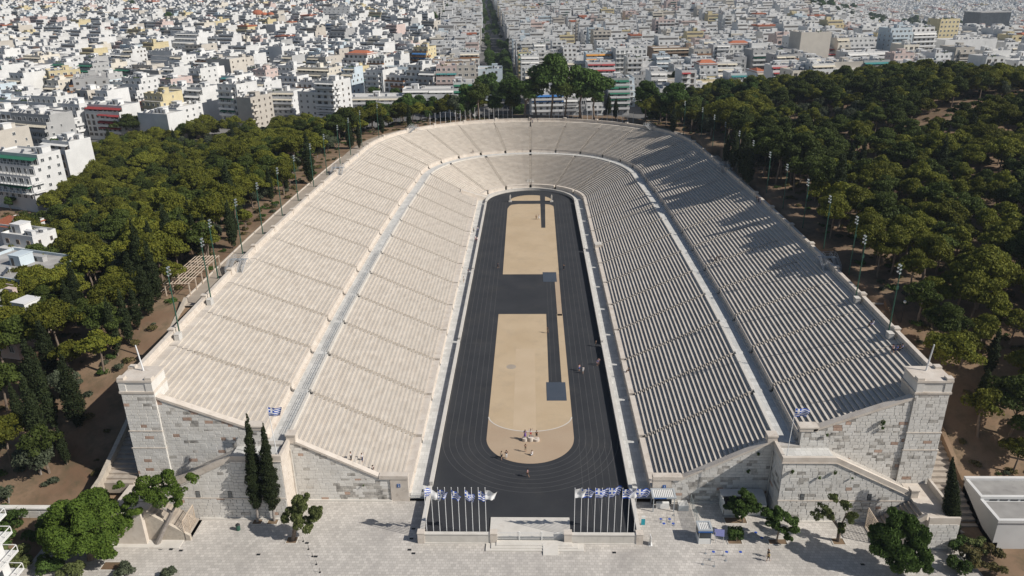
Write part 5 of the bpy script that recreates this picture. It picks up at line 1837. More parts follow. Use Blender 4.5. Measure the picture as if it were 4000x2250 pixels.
# dark block on the far right
x, y = at_c(2500, 62, -10)
t = thing('office_block', 'large dark glazed block standing alone at the top right corner', 'building', (x, y, -25), R(10))
mb = MB(); mb.box(-28, 0, -10, 28, 40, 34); mb.build('glass_facade', 'glass', t)
mb = MB(); mb.box(-28.5, -.5, 34, 28.5, 40.5, 35.2); mb.build('roof', 'roof_grey', t)

# ---------------------------------------------------------------- things on and around the stadium
def surf(x, y):
    side = 1 if x >= 0 else -1
    ax = abs(x)
    if y <= YC: rho, t = ax, max(y, 10.4)
    else: rho, t = math.hypot(ax, y - YC), YC + math.degrees(math.atan2(y - YC, ax))
    if rho < 16.7: return 0.0
    if rho < 20.3: return .12
    if rho < 21.7: return 1.72
    rb, rc = RB(t), RC(t)
    if rho < rb - .5:
        r0, z, run, rise = low_row(0, t); return z + rise * int((rho - r0) / run)
    if rho < rb + 2.9: return zB(t) - .14
    if rho < rb + 3.5: return zB(t) + 1.3
    if rho < rc - 5:
        r0, z, run, rise = up_row(0, t); return z + rise * int((rho - r0) / run)
    if rho < rc - .6:
        return zC(t) - 2.7 + .35 * min(4, 1 + int((rho - (rc - 5)) / .85))
    return -99


def on_stand(px, py):
    o, d = ray_px(px, py); t = 90
    while t < 500:
        p = o + d * t
        if p.z <= surf(p.x, p.y): return (p.x, p.y, surf(p.x, p.y))
        t += .25
    return tuple(p)


# floodlight poles
def floodlight(x, y, z, side, h=13.2):
    t = thing('floodlight_pole', 'x', 'floodlight', (x, y, z), 0 if side > 0 else PI, 'floodlight poles around the rim')
    mb = MB(); mb.tube((0, 0, 0), (0, 0, h), .14, .09, 8); mb.build('pole', 'green_metal', t)
    mb = MB(); mb.box(-.04, -.5, h - 1.05, .04, .5, h - .97); mb.box(-.04, -.5, h - .35, .04, .5, h - .27); mb.box(-.04, -.35, h + .28, .04, .35, h + .36); mb.box(-.04, -.04, h - .1, .04, .04, h + .35); mb.box(-.1, -.1, h - 4.2, .25, .1, h - 3.6); mb.build('crossbar', 'green_metal', t)
    for yy, zz in ((-.42, h - 1.0), (.42, h - 1.0), (-.45, h - .3), (.45, h - .3), (-.3, h + .35), (.3, h + .35)):
        mb = MB(); mb.tube((-.05, yy, zz), (-.34, yy, zz - .14), .11, .19, 9); mb.build('floodlight', 'metal', t)
    return t


ys = [30, 46, 61, 77, 92, 108, 123, 139, 154, 170, 184, YC + 10, YC + 24]
for sd in (-1, 1):
    for i, y_ in enumerate(ys):
        inside = i < 2
        rho = RC(y_) - 1.5 if inside else RC(y_) + 2.7
        x, y = pos(rho, y_, sd)
        f = floodlight(x, y, zC(y_) - 1.3 if inside else 19.7, sd)
        f['label'] = f'{ORD[i]} green floodlight pole from the entrance on the {SIDE[sd]} rim'
        if inside:
            g = thing('switch_box', f'pale metal box at the foot of the {ORD[i]} floodlight pole on the {SIDE[sd]}', 'box', (x - sd * .2, y - 1.0, zC(y_) - 1.3))
            mb = MB(); mb.box(-.45, -.75, 0, .45, .55, 1.15); mb.build('cabinet', 'roof_pale', g); mb = MB(); mb.box(-.5, -.8, 1.15, .5, .6, 1.22); mb.build('lid', 'marble', g)

# bare white poles behind the curved end
zt = at_y(1335, 268, 257.2)[2]
for sd in (-1, 1):
    for i in range(18):
        X_ = 8.2 + i * 2.1
        if sd > 0: X_ = 8.6 + i * 2.12
        yy = YC + math.sqrt(68.9 ** 2 - X_ ** 2)
        t = ob('flagpole', None, None, (sd * X_, yy, 19.7), None, None, f'{ORD[i]} bare pole from the middle gap behind the curved end, {SIDE[sd]} row', 'pole', 'bare white flagpoles behind the curved end')
        mb = MB(); mb.tube((0, 0, -.5), (0, 0, zt - 19.7 - random.uniform(0, .3)), .09, .06, 6); mb.build('pole', 'pole_white', t)

# flags
mat('flag_blue', (.03, .09, .42), rough=.8); mat('flag_white', (.78, .78, .78), rough=.8)


def flag(parent, h, w, hh, kind, ph, droop, fold=1.0, drop=.05):
    nx, nz = 14, 9
    mb = MB()
    for j in range(nz + 1):
        for i in range(nx + 1):
            u = i / nx; v = j / nz
            uu = w * u * (1 - .12 * fold * u) * (1 - .25 * v * fold * u)
            x = uu * math.cos(droop)
            z = h - drop - v * hh * (1 - .35 * u * fold * .6) - uu * math.sin(droop) + .12 * math.sin(u * 7 + ph) * u
            y = .28 * fold * u * math.sin(u * 8 + ph + v * 1.5) + .1 * math.sin(v * 5 + ph)
            mb.v.append((x, y, z))
    for j in range(nz):
        for i in range(nx):
            a = j * (nx + 1) + i
            mb.f.append([a, a + nx + 1, a + nx + 2, a + 1])
            if kind == 'white': m_ = 1
            elif j < 5 and i < 6: m_ = 1 if (j == 2 or i in (2, 3)) else 0
            else: m_ = 0 if j % 2 == 0 else 1
            mb.m.append(m_)
    return mb.build('flag', ['flag_blue', 'flag_white'], parent)


LX = [428, 523, 615, 710, 802, 893, 988, 1080, 1173, 1268]
LF = ['g', 'w', 'g', '', 'g', '', 'g', '', 'g', 'w']
RX = [515, 608, 702, 797, 890, 985, 1078, 1172, 1268, 1362]
RF = ['w', 'g', '', 'g', '', 'g', '', 'g', 'w', 'g']
for sd, XS, FL, o_ in ((-1, LX, LF, 1550), (1, RX, RF, 2100)):
    for i, (xz, fk_) in enumerate(zip(XS, FL)):
        px = (o_ + xz * .276) / 1.5528
        py = (1780 + (1105 if sd < 0 else 1118) * .276) / 1.5528
        X_ = at_y(px, py, .9)[0]
        what = {'g': 'blue and white striped flag with a cross', 'w': 'plain white flag', '': 'no flag'}[fk_]
        t = thing('flagpole', f'{ORD[i]} white pole from the left in the {SIDE[sd]} entrance group, {what}', 'flagpole', (X_, .9, 0), 0, f'flagpoles inside the entrance wall, {SIDE[sd]} group')
        mb = MB(); mb.tube((0, 0, 0), (0, 0, 9.35), .055, .04, 7); mb.tube((0, 0, 9.35), (0, 0, 9.45), .07, .03, 6); mb.build('pole', 'pole_white', t)
        mb = MB(); mb.box(-.15, -.15, 0, .15, .15, .12); mb.build('base_plate', 'metal', t)
        if fk_:
            fl_ = flag(t, 9.3, random.uniform(2.1, 2.7) if sd > 0 else random.uniform(1.7, 2.3), 1.7, 'white' if fk_ == 'w' else 'greek', random.random() * 6, (random.uniform(-.2, .15) if sd > 0 else random.uniform(.25, .7)), 1.0, drop=.05 if sd > 0 else random.uniform(.2, .6))
            if sd < 0 and i == 0: fl_.rotation_euler = (0, 0, 1.2)
for sd in (-1, 1):
    t = thing('flagpole', f'tall white pole with striped flag standing on the {SIDE[sd]} terrace', 'flagpole', (sd * 39.95, 6.3, 10.85))
    mb = MB(); mb.tube((0, 0, 0), ((-.4 if sd < 0 else .3), 0, 9.4), .07, .045, 7); mb.build('pole', 'pole_white', t)
    f = flag(t, 9.3, 2.3, 1.5, 'greek', 2 + sd, .08, .6); f.location = (-.35 if sd < 0 else .3, 0, 0)


# footbridges over the rim wall
def footbridge(tp, sd, lab):
    x, y = pos(RC(tp) - .3, tp, sd)
    ang = 0 if tp <= YC else sd * R(tp - YC)
    z = zC(tp) - 1.3
    t = thing('footbridge', lab, 'footbridge', (x, y, z), ang, 'metal footbridges over the rim wall')
    top = 1.75
    mb = MB(); mb.box(-1.9, 0, top - .1, 1.9, 1.3, top); mb.build('deck', 'metal', t)
    for s_ in (-1, 1):
        xa, xb = (-1.9, -.8) if s_ < 0 else (.8, 1.9)
        mb = MB(); n = 9
        for k in range(n):
            zz = top - (k + 1) * top / (n + 1); ya = -(k + 1) * .34
            mb.box(xa + .06, ya, zz - .05, xb - .06, ya + .36, zz)
        mb.build('stair', 'metal', t)
        for xx in (xa, xb):
            mb = MB()
            for hh_ in (0, .5, 1.0):
                mb.tube((xx, 1.3, top + hh_), (xx, 0, top + hh_), .03 if hh_ else .06, n=4); mb.tube((xx, 0, top + hh_), (xx, -3.4, hh_), .03 if hh_ else .07, n=4)
            for k in range(6):
                yy = -k * .68; zz = top * (1 - k / 5)
                mb.tube((xx, yy, zz), (xx, yy, zz + 1.0), .025, n=4)
            mb.tube((xx, 1.3, 0), (xx, 1.3, top + 1), .04, n=4); mb.tube((xx, 1.3, top), (xx, 3.0, 0), .05, n=4)
            mb.build('handrail', 'tank', t)
    mb = MB()
    for hh_ in (.5, 1.0): mb.tube((-1.9, 1.3, top + hh_), (1.9, 1.3, top + hh_), .03, n=4); mb.tube((-.8, 0, top + hh_), (.8, 0, top + hh_), .03, n=4)
    mb.build('deck_rail', 'tank', t)


for sd in (-1, 1):
    for tp, w_ in ((66, 'nearest'), (157, 'middle'), (YC + 40, 'farthest')):
        footbridge(tp, sd, f'{w_} of the three metal stair bridges over the {SIDE[sd]} rim wall')

# pergola
t = thing('pergola', 'cream timber pergola frame on the path outside the left rim', 'pergola')
x0, x1, y0, y1 = -76.3, -71.2, 51.5, 68
zg = 19.6
for k in range(6):
    yy = y0 + (y1 - y0) * k / 5
    for xx in (x0, x1):
        mb = MB(); mb.box(xx - .09, yy - .09, zg - .4, xx + .09, yy + .09, zg + 2.7); mb.build('post', 'pergola', t)
    mb = MB(); mb.box(x0 - .3, yy - .06, zg + 2.7, x1 + .3, yy + .06, zg + 2.86); mb.build('beam', 'pergola', t)
for k in range(8):
    xx = x0 + (x1 - x0) * k / 7
    mb = MB(); mb.box(xx - .05, y0 - .4, zg + 2.86, xx + .05, y1 + .4, zg + 2.98); mb.build('rafter', 'pergola', t)
mb = MB(); mb.box(x0 - 1, y1 + .5, zg + .9, x1, y1 + .58, zg + 1.0); mb.box(x0 - 1.1, y0, zg + .9, x0 - 1.0, y1, zg + 1.0); mb.build('rail', 'pergola', t)

# metal railings on the middle walkway
def railing(sd, ta, tb, lab, m_='metal'):
    t = thing('railing', lab, 'railing', group='railings of the middle walkway')
    ts = ts_between(ta, tb, 2.2, 2.2)
    mb = MB()
    P = []
    for q in ts:
        x, y = pos(RB(q) + .12, q, sd); P.append((x, y, zB(q)))
    for a_, b_ in zip(P[:-1], P[1:]):
        for hh_ in (.0, .32, .62): mb.tube((a_[0], a_[1], a_[2] + hh_ + .3), (b_[0], b_[1], b_[2] + hh_ + .3), .028, n=4)
    mb.build('rail', m_, t)
    mb = MB()
    for p in P: mb.tube((p[0], p[1], p[2] - .7), (p[0], p[1], p[2] + .94), .035, n=4)
    ob('post', mb.mesh('post', [m_]), t)


for k in range(6):
    railing(-1, ST_LOW[k] + .8, ST_LOW[k + 1] - .8, f'{ORD[k]} length of metal railing from the entrance on the left walkway parapet')
for k in range(12, 15):
    railing(1, ST_LOW[k] + 1, ST_LOW[k + 1] - 1, f'{ORD[k - 12]} length of white railing on the right half of the curved walkway', 'pole_white')

# herms, podium, throne seats
for X_, Y_, w_ in ((-7.75, 189.3, 'left'), (8.1, 189.0, 'right')):
    t = thing('herm_pillar', f'{w_} one of two white marble herm pillars at the far end of the field', 'statue', (X_, Y_, 0), 0, 'marble herms')
    mb = MB(); mb.box(-.6, -.6, 0, .6, .6, .35); mb.build('base', 'marble', t)
    mb = MB(); mb.add([(-.22, -.2, .35), (.22, -.2, .35), (.22, .2, .35), (-.22, .2, .35), (-.3, -.25, 2.3), (.3, -.25, 2.3), (.3, .25, 2.3), (-.3, .25, 2.3)], [(0, 1, 5, 4), (1, 2, 6, 5), (2, 3, 7, 6), (3, 0, 4, 7), (4, 5, 6, 7)]); mb.build('shaft', 'marble', t)
    mb = MB(); mb.tube((0, 0, 2.3), (0, 0, 2.45), .1, n=8); mb.tube((0, 0, 2.42), (0, 0, 2.62), .13, .17, 8); mb.tube((0, 0, 2.62), (0, 0, 2.8), .17, .08, 8); mb.build('head', 'marble', t)
t = thing('winners_podium', 'three joined round marble podium drums on the brown sand', 'podium', (0, 0, 0))
for X_, h_, r_ in ((-.95, .62, .52), (.12, .85, .55), (1.22, .48, .55)):
    mb = MB(); mb.tube((X_, 27.55, 0), (X_, 27.55, h_), r_, n=20); mb.build('drum', 'marble_cream', t)
for k in range(3):
    t = thing('throne', f'{["left", "middle", "right"][k]} one of three white marble thrones in the front row of the curved end', 'seat', ((k - 1) * 1.1, YC + 22.3, 1.9), 0, 'marble thrones')
    mb = MB(); mb.box(-.4, 0, 0, .4, .55, .5); mb.build('seat', 'marble', t); mb = MB(); mb.box(-.4, .5, .5, .4, .7, 1.2); mb.build('backrest', 'marble', t)
# marble exit box on the right walkway
t = thing('marble_exit', 'marble block doorway with steps beside the right walkway', 'doorway', (21.1, 132.5, 0))
for a_ in ((-.9, -1.3, .1, 1.2, -.9, 2.6), (-.9, .9, .1, 1.2, 1.3, 2.6)): mb = MB(); mb.box(*a_); mb.build('side_wall', 'marble_cream', t)
mb = MB(); mb.box(-.9, -1.3, 2.6, 1.2, 1.3, 2.75); mb.build('lintel', 'marble', t)
mb = MB()
for k in range(4): mb.box(-1.1 + k * .4, -.9, .1, -.7 + k * .4, .9, .35 + k * .3)
mb.build('step', 'marble_cream', t)
# tunnel mouth on the left near the bend
a_ = on_stand(1160, 481); b_ = on_stand(1226, 499)
t = thing('tunnel_entrance', 'sunken passage with marble side walls in the lower seats at the left bend', 'tunnel')
for dy, m_ in ((1.6, 'marble_cream'), (-1.4, 'marble_cream')):
    mb = MB(); va = [(a_[0], a_[1] + dy, a_[2]), (b_[0], b_[1] + dy, b_[2])]
    mb.add([(p[0], p[1] - .25, p[2] - 1.5) for p in va] + [(p[0], p[1] + .25, p[2] - 1.5) for p in va] + [(p[0], p[1] - .25, p[2] + .75) for p in va] + [(p[0], p[1] + .25, p[2] + .75) for p in va], [(0, 1, 5, 4), (2, 6, 7, 3), (4, 5, 7, 6), (0, 4, 6, 2), (1, 3, 7, 5)]); mb.build('side_wall', m_, t)
mb = MB(); mb.add([(a_[0], a_[1] - 1.4, a_[2] + .35), (b_[0], b_[1] - 1.4, b_[2] + .35), (b_[0], b_[1] + 1.6, b_[2] + .35), (a_[0], a_[1] + 1.6, a_[2] + .35)], [(0, 1, 2, 3)]); mb.build('ramp', 'mortar', t)

# booths
t = thing('ticket_booth', 'grey booth with white louvred roof below the blue number 1 sign', 'booth')
for xx in (20.1, 23.45):
    for yy in (7.75, 9.9): mb = MB(); mb.box(xx, yy, -.5, xx + .14, yy + .14, 2.2); mb.build('post', 'grey_roof', t)
mb = MB()
for a_ in ((19.9, 7.6, 2.2, 23.8, 7.85, 2.45), (19.9, 9.85, 2.2, 23.8, 10.1, 2.45), (19.9, 7.85, 2.2, 20.2, 9.85, 2.45), (23.5, 7.85, 2.2, 23.8, 9.85, 2.45)): mb.box(*a_)
mb.build('roof_frame', 'grey_roof', t)
for k in range(11): mb = MB(); mb.box(20.22 + k * .3, 7.86, 2.3, 20.43 + k * .3, 9.84, 2.38); mb.build('roof_slat', 'white_paint', t)
mb = MB(); mb.box(20.8, 8.6, -.5, 22.9, 9.1, .55); mb.build('counter', 'white_paint', t)
mb = MB(); mb.box(20.24, 9.75, -.5, 23.45, 9.85, 2.2); mb.build('back_panel', 'dark', t)
mb = MB(); mb.box(20.2, 7.57, 2.24, 22.2, 7.6, 2.4); mb.build('lettering_band', 'blue_sign', t)
t = thing('ticket_booth', 'small glass ticket booth with blue band and louvred roof on the right forecourt', 'booth')
mb = MB()
for a_ in ((25.85, .1, 2.0, 28.05, .35, 2.25), (25.85, 2.05, 2.0, 28.05, 2.3, 2.25), (25.85, .35, 2.0, 26.15, 2.05, 2.25), (27.75, .35, 2.0, 28.05, 2.05, 2.25)): mb.box(*a_)
mb.build('roof_frame', 'grey_roof', t)
for k in range(6): mb = MB(); mb.box(26.2 + k * .27, .36, 2.08, 26.38 + k * .27, 2.04, 2.14); mb.build('roof_slat', 'white_paint', t)
mb = MB(); mb.box(25.83, .06, 1.75, 28.07, .12, 2.02); mb.build('name_band', 'blue_sign', t)
mb = MB(); mb.box(26.0, .2, -.5, 27.9, 2.2, .55); mb.build('lower_panel', 'white_paint', t)
mb = MB(); mb.box(26.02, .22, .55, 27.88, 2.18, 1.75); mb.build('glass_pane', 'glass', t)
for xx in (25.98, 27.84):
    for yy in (.18, 2.14): mb = MB(); mb.box(xx, yy, -.5, xx + .09, yy + .09, 2.0); mb.build('post', 'grey_roof', t)
t = thing('notice_board', 'violet notice board on two legs beside the small booth', 'board')
mb = MB(); mb.obox((29.3, .9, 1.1), (1.5, .06, 1.05), -.15, tilt=-.5); mb.build('panel', 'purple_board', t)
for xx in (28.7, 29.9): mb = MB(); mb.tube((xx, .4, -.5), (xx, .9, 1.2), .04, n=5); mb.build('leg', 'metal', t)
t = thing('stacked_barriers', 'stack of pale metal barrier panels beside the louvred booth', 'barrier')
for k in range(6): mb = MB(); mb.box(24.35, 8.0 + k * .2, -.5, 26.0, 8.12 + k * .2, .5 - k * .02); mb.build('panel', 'grey_roof', t)
for k in range(7): mb = MB(); mb.box(24.4 + k * .23, 8.0, .5, 24.52 + k * .23, 9.4, .58); mb.build('slat', 'white_paint', t)
t = thing('canvas_stall', 'white stall with flat roof and canvas side against the right front wall', 'stall')
mb = MB(); mb.box(31.4, 7.0, -.5, 31.5, 9.9, 2.0); mb.box(31.4, 7.0, -.5, 38.2, 7.1, .6); mb.box(38.1, 7.0, -.5, 38.2, 9.9, 1.4); mb.box(34.6, 7.02, .6, 38.2, 7.1, 1.5); mb.build('wall', 'white_paint', t)
mb = MB(); mb.add([(31.2, 8.3, 2.25), (38.3, 8.3, 2.25), (38.3, 10.1, 2.35), (31.2, 10.1, 2.35)], [(0, 1, 2, 3)]); mb.add([(34.4, 7.0, 1.5), (38.3, 7.0, 1.4), (38.3, 8.3, 2.25), (34.9, 8.3, 2.25)], [(0, 1, 2, 3)]); mb.build('roof', 'a_white', t)
mb = MB(); mb.box(31.6, 8.2, -.4, 34.6, 8.3, 1.9); mb.build('opening', 'dark', t)
for nm, (xa, ya, xb, yb), lb in (('tree_bed', (31.4, 5.0, 34.8, 6.4), 'earth bed with kerb under the bright round tree'), ('tree_bed', (30.7, .2, 32.8, 1.3), 'earth bed with kerb around the clipped shrub'), ('tree_bed', (37.0, .2, 39.7, 1.3), 'earth bed with kerb under the mulberry tree'), ('tree_bed', (-59.2, -1.6, -57.2, .0), 'earth square at the foot of the leaning pine'),
                                     ('tree_bed', (-38.2, -.2, -36.6, 1.2), 'earth square under the weeping pepper tree'), ('tree_bed', (-45.0, 4.2, -43.6, 5.4), 'earth square under the slender cypress'), ('tree_bed', (-42.6, 4.2, -41.0, 5.4), 'earth square under the fuller cypress'), ('tree_bed', (46.8, .2, 48.6, 1.6), 'earth square under the arching pepper tree'), ('tree_bed', (-64.5, -6.2, -61.5, -4.6), 'empty earth square with seedling at the lower left')):
    t = thing(nm, lb, 'tree bed')
    mb = MB(); mb.box(xa, ya, -.52, xb, yb, -.47); mb.build('soil', 'earth', t)
    for s_ in ((xa - .12, ya - .12, xb + .12, ya), (xa - .12, yb, xb + .12, yb + .12), (xa - .12, ya, xa, yb), (xb, ya, xb + .12, yb)):
        mb = MB(); mb.box(s_[0], s_[1], -.5, s_[2], s_[3], -.42); mb.build('kerb_stone', 'marble', t)
mat('teal', (.02, .30, .38), rough=.5)
t = thing('info_totem', 'narrow teal and white upright sign beside the right entrance corner', 'sign', (18.1, 4.6, -.5))
mb = MB(); mb.box(-.3, -.08, 0, .3, .08, 1.2); mb.build('lower_panel', 'teal', t); mb = MB(); mb.box(-.3, -.08, 1.2, .3, .08, 1.7); mb.build('upper_panel', 'white_paint', t)
t = thing('sandwich_board', 'white free-standing board beside the right entrance pillar', 'sign', (18.6, .1, -.5))
mb = MB(); mb.obox((0, 0, .85), (.08, .9, 1.6), .1); mb.build('panel', 'white_paint', t); mb = MB(); mb.box(-.3, -.5, 0, .3, .5, .06); mb.build('foot', 'white_paint', t)
# glass barrier line
t = thing('glass_barrier', 'line of glass fence panes between the two booths', 'barrier')
mb = bpy.data.materials.new('clear_glass'); mb.use_nodes = True; b_ = mb.node_tree.nodes['Principled BSDF']; b_.inputs['Alpha'].default_value = .25; b_.inputs['Roughness'].default_value = .1; b_.inputs['Base Color'].default_value = (.5, .6, .6, 1); MAT['clear_glass'] = mb
for k in range(5):
    ya, yb = 9.6 - k * 1.5, 9.6 - (k + 1) * 1.5; xa, xb = 25.9 + k * .06, 25.96 + k * .06
    mb = MB(); mb.add([(26.6 + k * .02, ya - .05, -.4), (26.6 + k * .02, yb + .05, -.4), (26.6 + k * .02, yb + .05, 1.6), (26.6 + k * .02, ya - .05, 1.6), (26.63 + k * .02, ya - .05, -.4), (26.63 + k * .02, yb + .05, -.4), (26.63 + k * .02, yb + .05, 1.6), (26.63 + k * .02, ya - .05, 1.6)], [(0, 1, 2, 3), (7, 6, 5, 4), (3, 2, 6, 7), (0, 3, 7, 4)]); mb.build('pane', 'clear_glass', t)
    mb = MB(); mb.tube((26.6 + k * .02, ya, -.5), (26.6 + k * .02, ya, 1.7), .035, n=5); mb.build('post', 'metal', t)


def queue(x0, y0, x1, y1, lab):
    t = thing('queue_barrier', lab, 'barrier', (0, 0, 0), 0, 'queue barriers on the forecourt')
    for x_, y_ in ((x0, y0), (x1, y1)):
        mb = MB(); mb.tube((x_, y_, -.5), (x_, y_, .45), .03, n=6); mb.tube((x_, y_, -.5), (x_, y_, -.44), .2, n=10); mb.build('post', 'metal', t)
    mb = MB(); mb.tube((x0, y0, .38), (x1, y1, .38), .022, n=4); mb.build('belt', 'dark', t)


queue(21.1, 5.2, 22.5, 5.3, 'queue barrier before the louvred booth'); queue(26.7, -1.9, 29.3, -2.3, 'longest queue barrier, nearest the small booth'); queue(27.1, -3.2, 29.4, -3.4, 'queue barrier in the middle of the right forecourt')
queue(25.8, -4.2, 27.4, -4.6, 'queue barrier farthest from the small booth'); queue(23.0, 4.4, 23.4, 6.9, 'queue barrier leading to the glass fence')
for i, (x_, y_) in enumerate(((21.2, 6.0), (22.6, 6.0), (21.5, 4.9), (23.0, 4.9), (28.0, -1.5), (30.0, -1.5), (32.1, -1.5), (35.6, 2.9), (36.2, 1.7))):
    t = thing('floor_sticker', f'round blue floor sticker, {ORD[i]} counting away from the louvred booth', 'sticker', (x_, y_, -.495), 0, 'blue floor stickers')
    mb = MB(); mb.tube((0, 0, 0), (0, 0, .012), .24, n=14); mb.build('disc', 'flag_blue', t)
x, y, z = at_z(600, 1333, -.5)
t = thing('litter_bin', 'dark green litter bin by the wall of the left terrace', 'bin', (x, y, -.5)); mb = MB(); mb.tube((0, 0, 0), (0, 0, 1.0), .32, .36, 10); mb.build('body', 'green_metal', t); mb = MB(); mb.tube((0, 0, 1.0), (0, 0, 1.2), .38, .2, 10); mb.build('lid', 'dark', t)
for i, (px, py) in enumerate(((763, 1362), (776, 1382), (786, 1400), (796, 1420), (805, 1440))):
    x, y, z = at_z(px, py, -.5)
    t = thing('rope_post', f'{ORD[i]} small rope post from the pepper tree on the left forecourt', 'post', (x, y, -.5), 0, 'rope posts')
    mb = MB(); mb.tube((0, 0, 0), (0, 0, .9), .025, n=5); mb.tube((0, 0, 0), (0, 0, .05), .16, n=8); mb.build('post', 'dark', t); mb = MB(); mb.tube((0, 0, .85), (.3, -.6, .6), .015, n=4); mb.build('rope', 'dark', t)
for i, (px, py) in enumerate(((1040, 1330), (1035, 1355), (1030, 1383), (1040, 1392), (794, 1400), (1608, 1360), (1545, 1390), (772, 1366), (650, 1395), (430, 1382), (404, 1381), (455, 1385), (2205, 1395), (2170, 1420))):
    x, y, z = at_z(px, py, -.5)
    t = thing('drain_cover', 'dark square drain cover set into the forecourt paving', 'drain cover', (x, y, -.497), 0, 'drain covers in the paving'); mb = MB(); mb.box(-.3, -.2, 0, .3, .2, .012); mb.build('grate', 'dark', t)
x, y, z = at(2264, 822)
t = thing('globe_lamp', 'black lamp post with white globe among the trees on the right', 'lamp', (x, y, z)); mb = MB(); mb.tube((0, 0, -.3), (0, 0, 4.0), .07, .05, 6); mb.build('post', 'dark', t)
mb = MB(); mb.tube((0, 0, 4.0), (0, 0, 4.15), .15, .28, 10); mb.tube((0, 0, 4.15), (0, 0, 4.4), .28, .28, 10); mb.tube((0, 0, 4.4), (0, 0, 4.55), .28, .12, 10); mb.build('globe', 'white_paint', t)
# plants on the walls
for i, (px, py, Y_, r_) in enumerate(((2228, 1030, 9.4, .55), (2235, 1045, 9.4, .35), (2093, 1118, 9.4, .3), (2040, 1300 - 120, 5.6, 0), (2049, 1145, 5.6, 0))):
    pass
for i, (x_, y_, z_, r_, lb) in enumerate(((55.2, 9.3, 16.0, .55, 'green weed growing high on the right upper front wall'), (55.5, 9.3, 14.9, .35, 'small weed just below the largest one on the right upper wall'), (46.9, 9.3, 13.6, .3, 'small dry weed below the coping on the right upper wall'), (40.8, 5.5, 9.4, .4, 'weed below the left end of the right terrace parapet'), (47.5, 5.5, 9.3, .42, 'round green weed below the bend of the right terrace parapet'),
                                          (45.2, 5.5, 8.2, .3, 'thin weed in the middle of the right terrace wall'), (50.3, 5.5, 8.1, .22, 'tiny weed on the right terrace wall'), (36.9, 10.2, 9.4, .35, 'dark weed high on the right lower front wall'), (35.6, 10.2, 6.0, .35, 'dark weed in the shaded part of the right lower front wall'), (-27.8, 10.2, 2.8, .2, 'yellow-green weed on the left lower front wall'))):
    t = thing('wall_weed', lb, 'plant', (x_, y_, z_)); ob('foliage', tuft_mesh('foliage', [(random.uniform(-.3, .3) * r_, -r_ * .4, -k * r_ * .4, r_ * .6, r_ * .5, r_ * .5) for k in range(3)], 60, .11, 'broad_leaf', low=-1), t)

# cars in the street behind the left trees
mat('car_a', (.45, .46, .47), rough=.3, metal=.3); mat('car_b', (.05, .06, .08), rough=.3); mat('car_c', (.6, .6, .58), rough=.3)


def car(x, y, z, rz, m_, lab):
    t = thing('parked_car', lab, 'car', (x, y, z), rz, 'cars in the side street')
    mb = MB(); mb.yprism([(-2.1, .3), (2.1, .3), (2.1, .75), (1.2, .85), (.7, 1.4), (-1.1, 1.42), (-1.8, .95), (-2.1, .85)], -.85, .85); mb.build('body', m_, t)
    mb = MB(); mb.yprism([(1.1, .88), (.68, 1.34), (-1.05, 1.36), (-1.6, .95)], -.87, .87); mb.build('window', 'glass', t)
    for xx in (-1.35, 1.35):
        for yy in (-.86, .86): mb = MB(); mb.tube((xx, yy - .1, .32), (xx, yy + .1, .32), .32, n=10); mb.build('wheel', 'dark', t)


for i, (px, py, m_, c_) in enumerate(((838, 282, 'car_a', 'silver'), (832, 268, 'car_b', 'black'), (843, 272, 'car_c', 'white'), (848, 262, 'car_b', 'dark'), (826, 258, 'car_a', 'grey'))):
    x, y = at_c(px, py, 8.0)
    car(x, y, float(hgt(x, y)) + .05, R(70), m_, f'{c_} car, {ORD[i]} from the wood in the side street left of centre')

# ---------------------------------------------------------------- people
CL = {'black': (.02, .02, .025), 'white': (.75, .75, .75), 'red': (.5, .03, .03), 'blue': (.07, .15, .45), 'navy': (.03, .04, .12), 'khaki': (.35, .29, .2), 'beige': (.5, .42, .32), 'grey': (.25, .25, .26), 'purple': (.18, .10, .35), 'pink': (.6, .35, .35), 'brown': (.15, .09, .05), 'lilac': (.4, .4, .6), 'yellow': (.6, .5, .2)}
for k, c in CL.items(): mat('c_' + k, c, tuple(v * .8 for v in c), 8, rough=.9)
mat('skin', (.42, .25, .17), (.48, .30, .21), 6, rough=.6); mat('hair_dark', (.02, .015, .012), rough=.7); mat('hair_light', (.25, .16, .08), rough=.7)


def skinned(name, verts, edges, m_, parent, sub=1):
    me_ = bpy.data.meshes.new(name)
    me_.from_pydata([v[:3] for v in verts], edges, [])
    me_.materials.append(MAT[m_])
    o = ob(name, me_, parent)
    md = o.modifiers.new('skin', 'SKIN'); md.use_smooth_shade = True
    if not me_.skin_vertices: me_.attributes  # layer is made by the modifier
    if not me_.skin_vertices:
        bm = bmesh.new(); bm.from_mesh(me_); bm.verts.layers.skin.verify(); bm.to_mesh(me_); bm.free()
    for i, v in enumerate(verts):
        r = v[3]; rr = r if isinstance(r, tuple) else (r, r)
        me_.skin_vertices[0].data[i].radius = rr
        me_.skin_vertices[0].data[i].use_root = (i == 0)
    s_ = o.modifiers.new('smooth', 'SUBSURF'); s_.levels = sub; s_.render_levels = sub
    return o


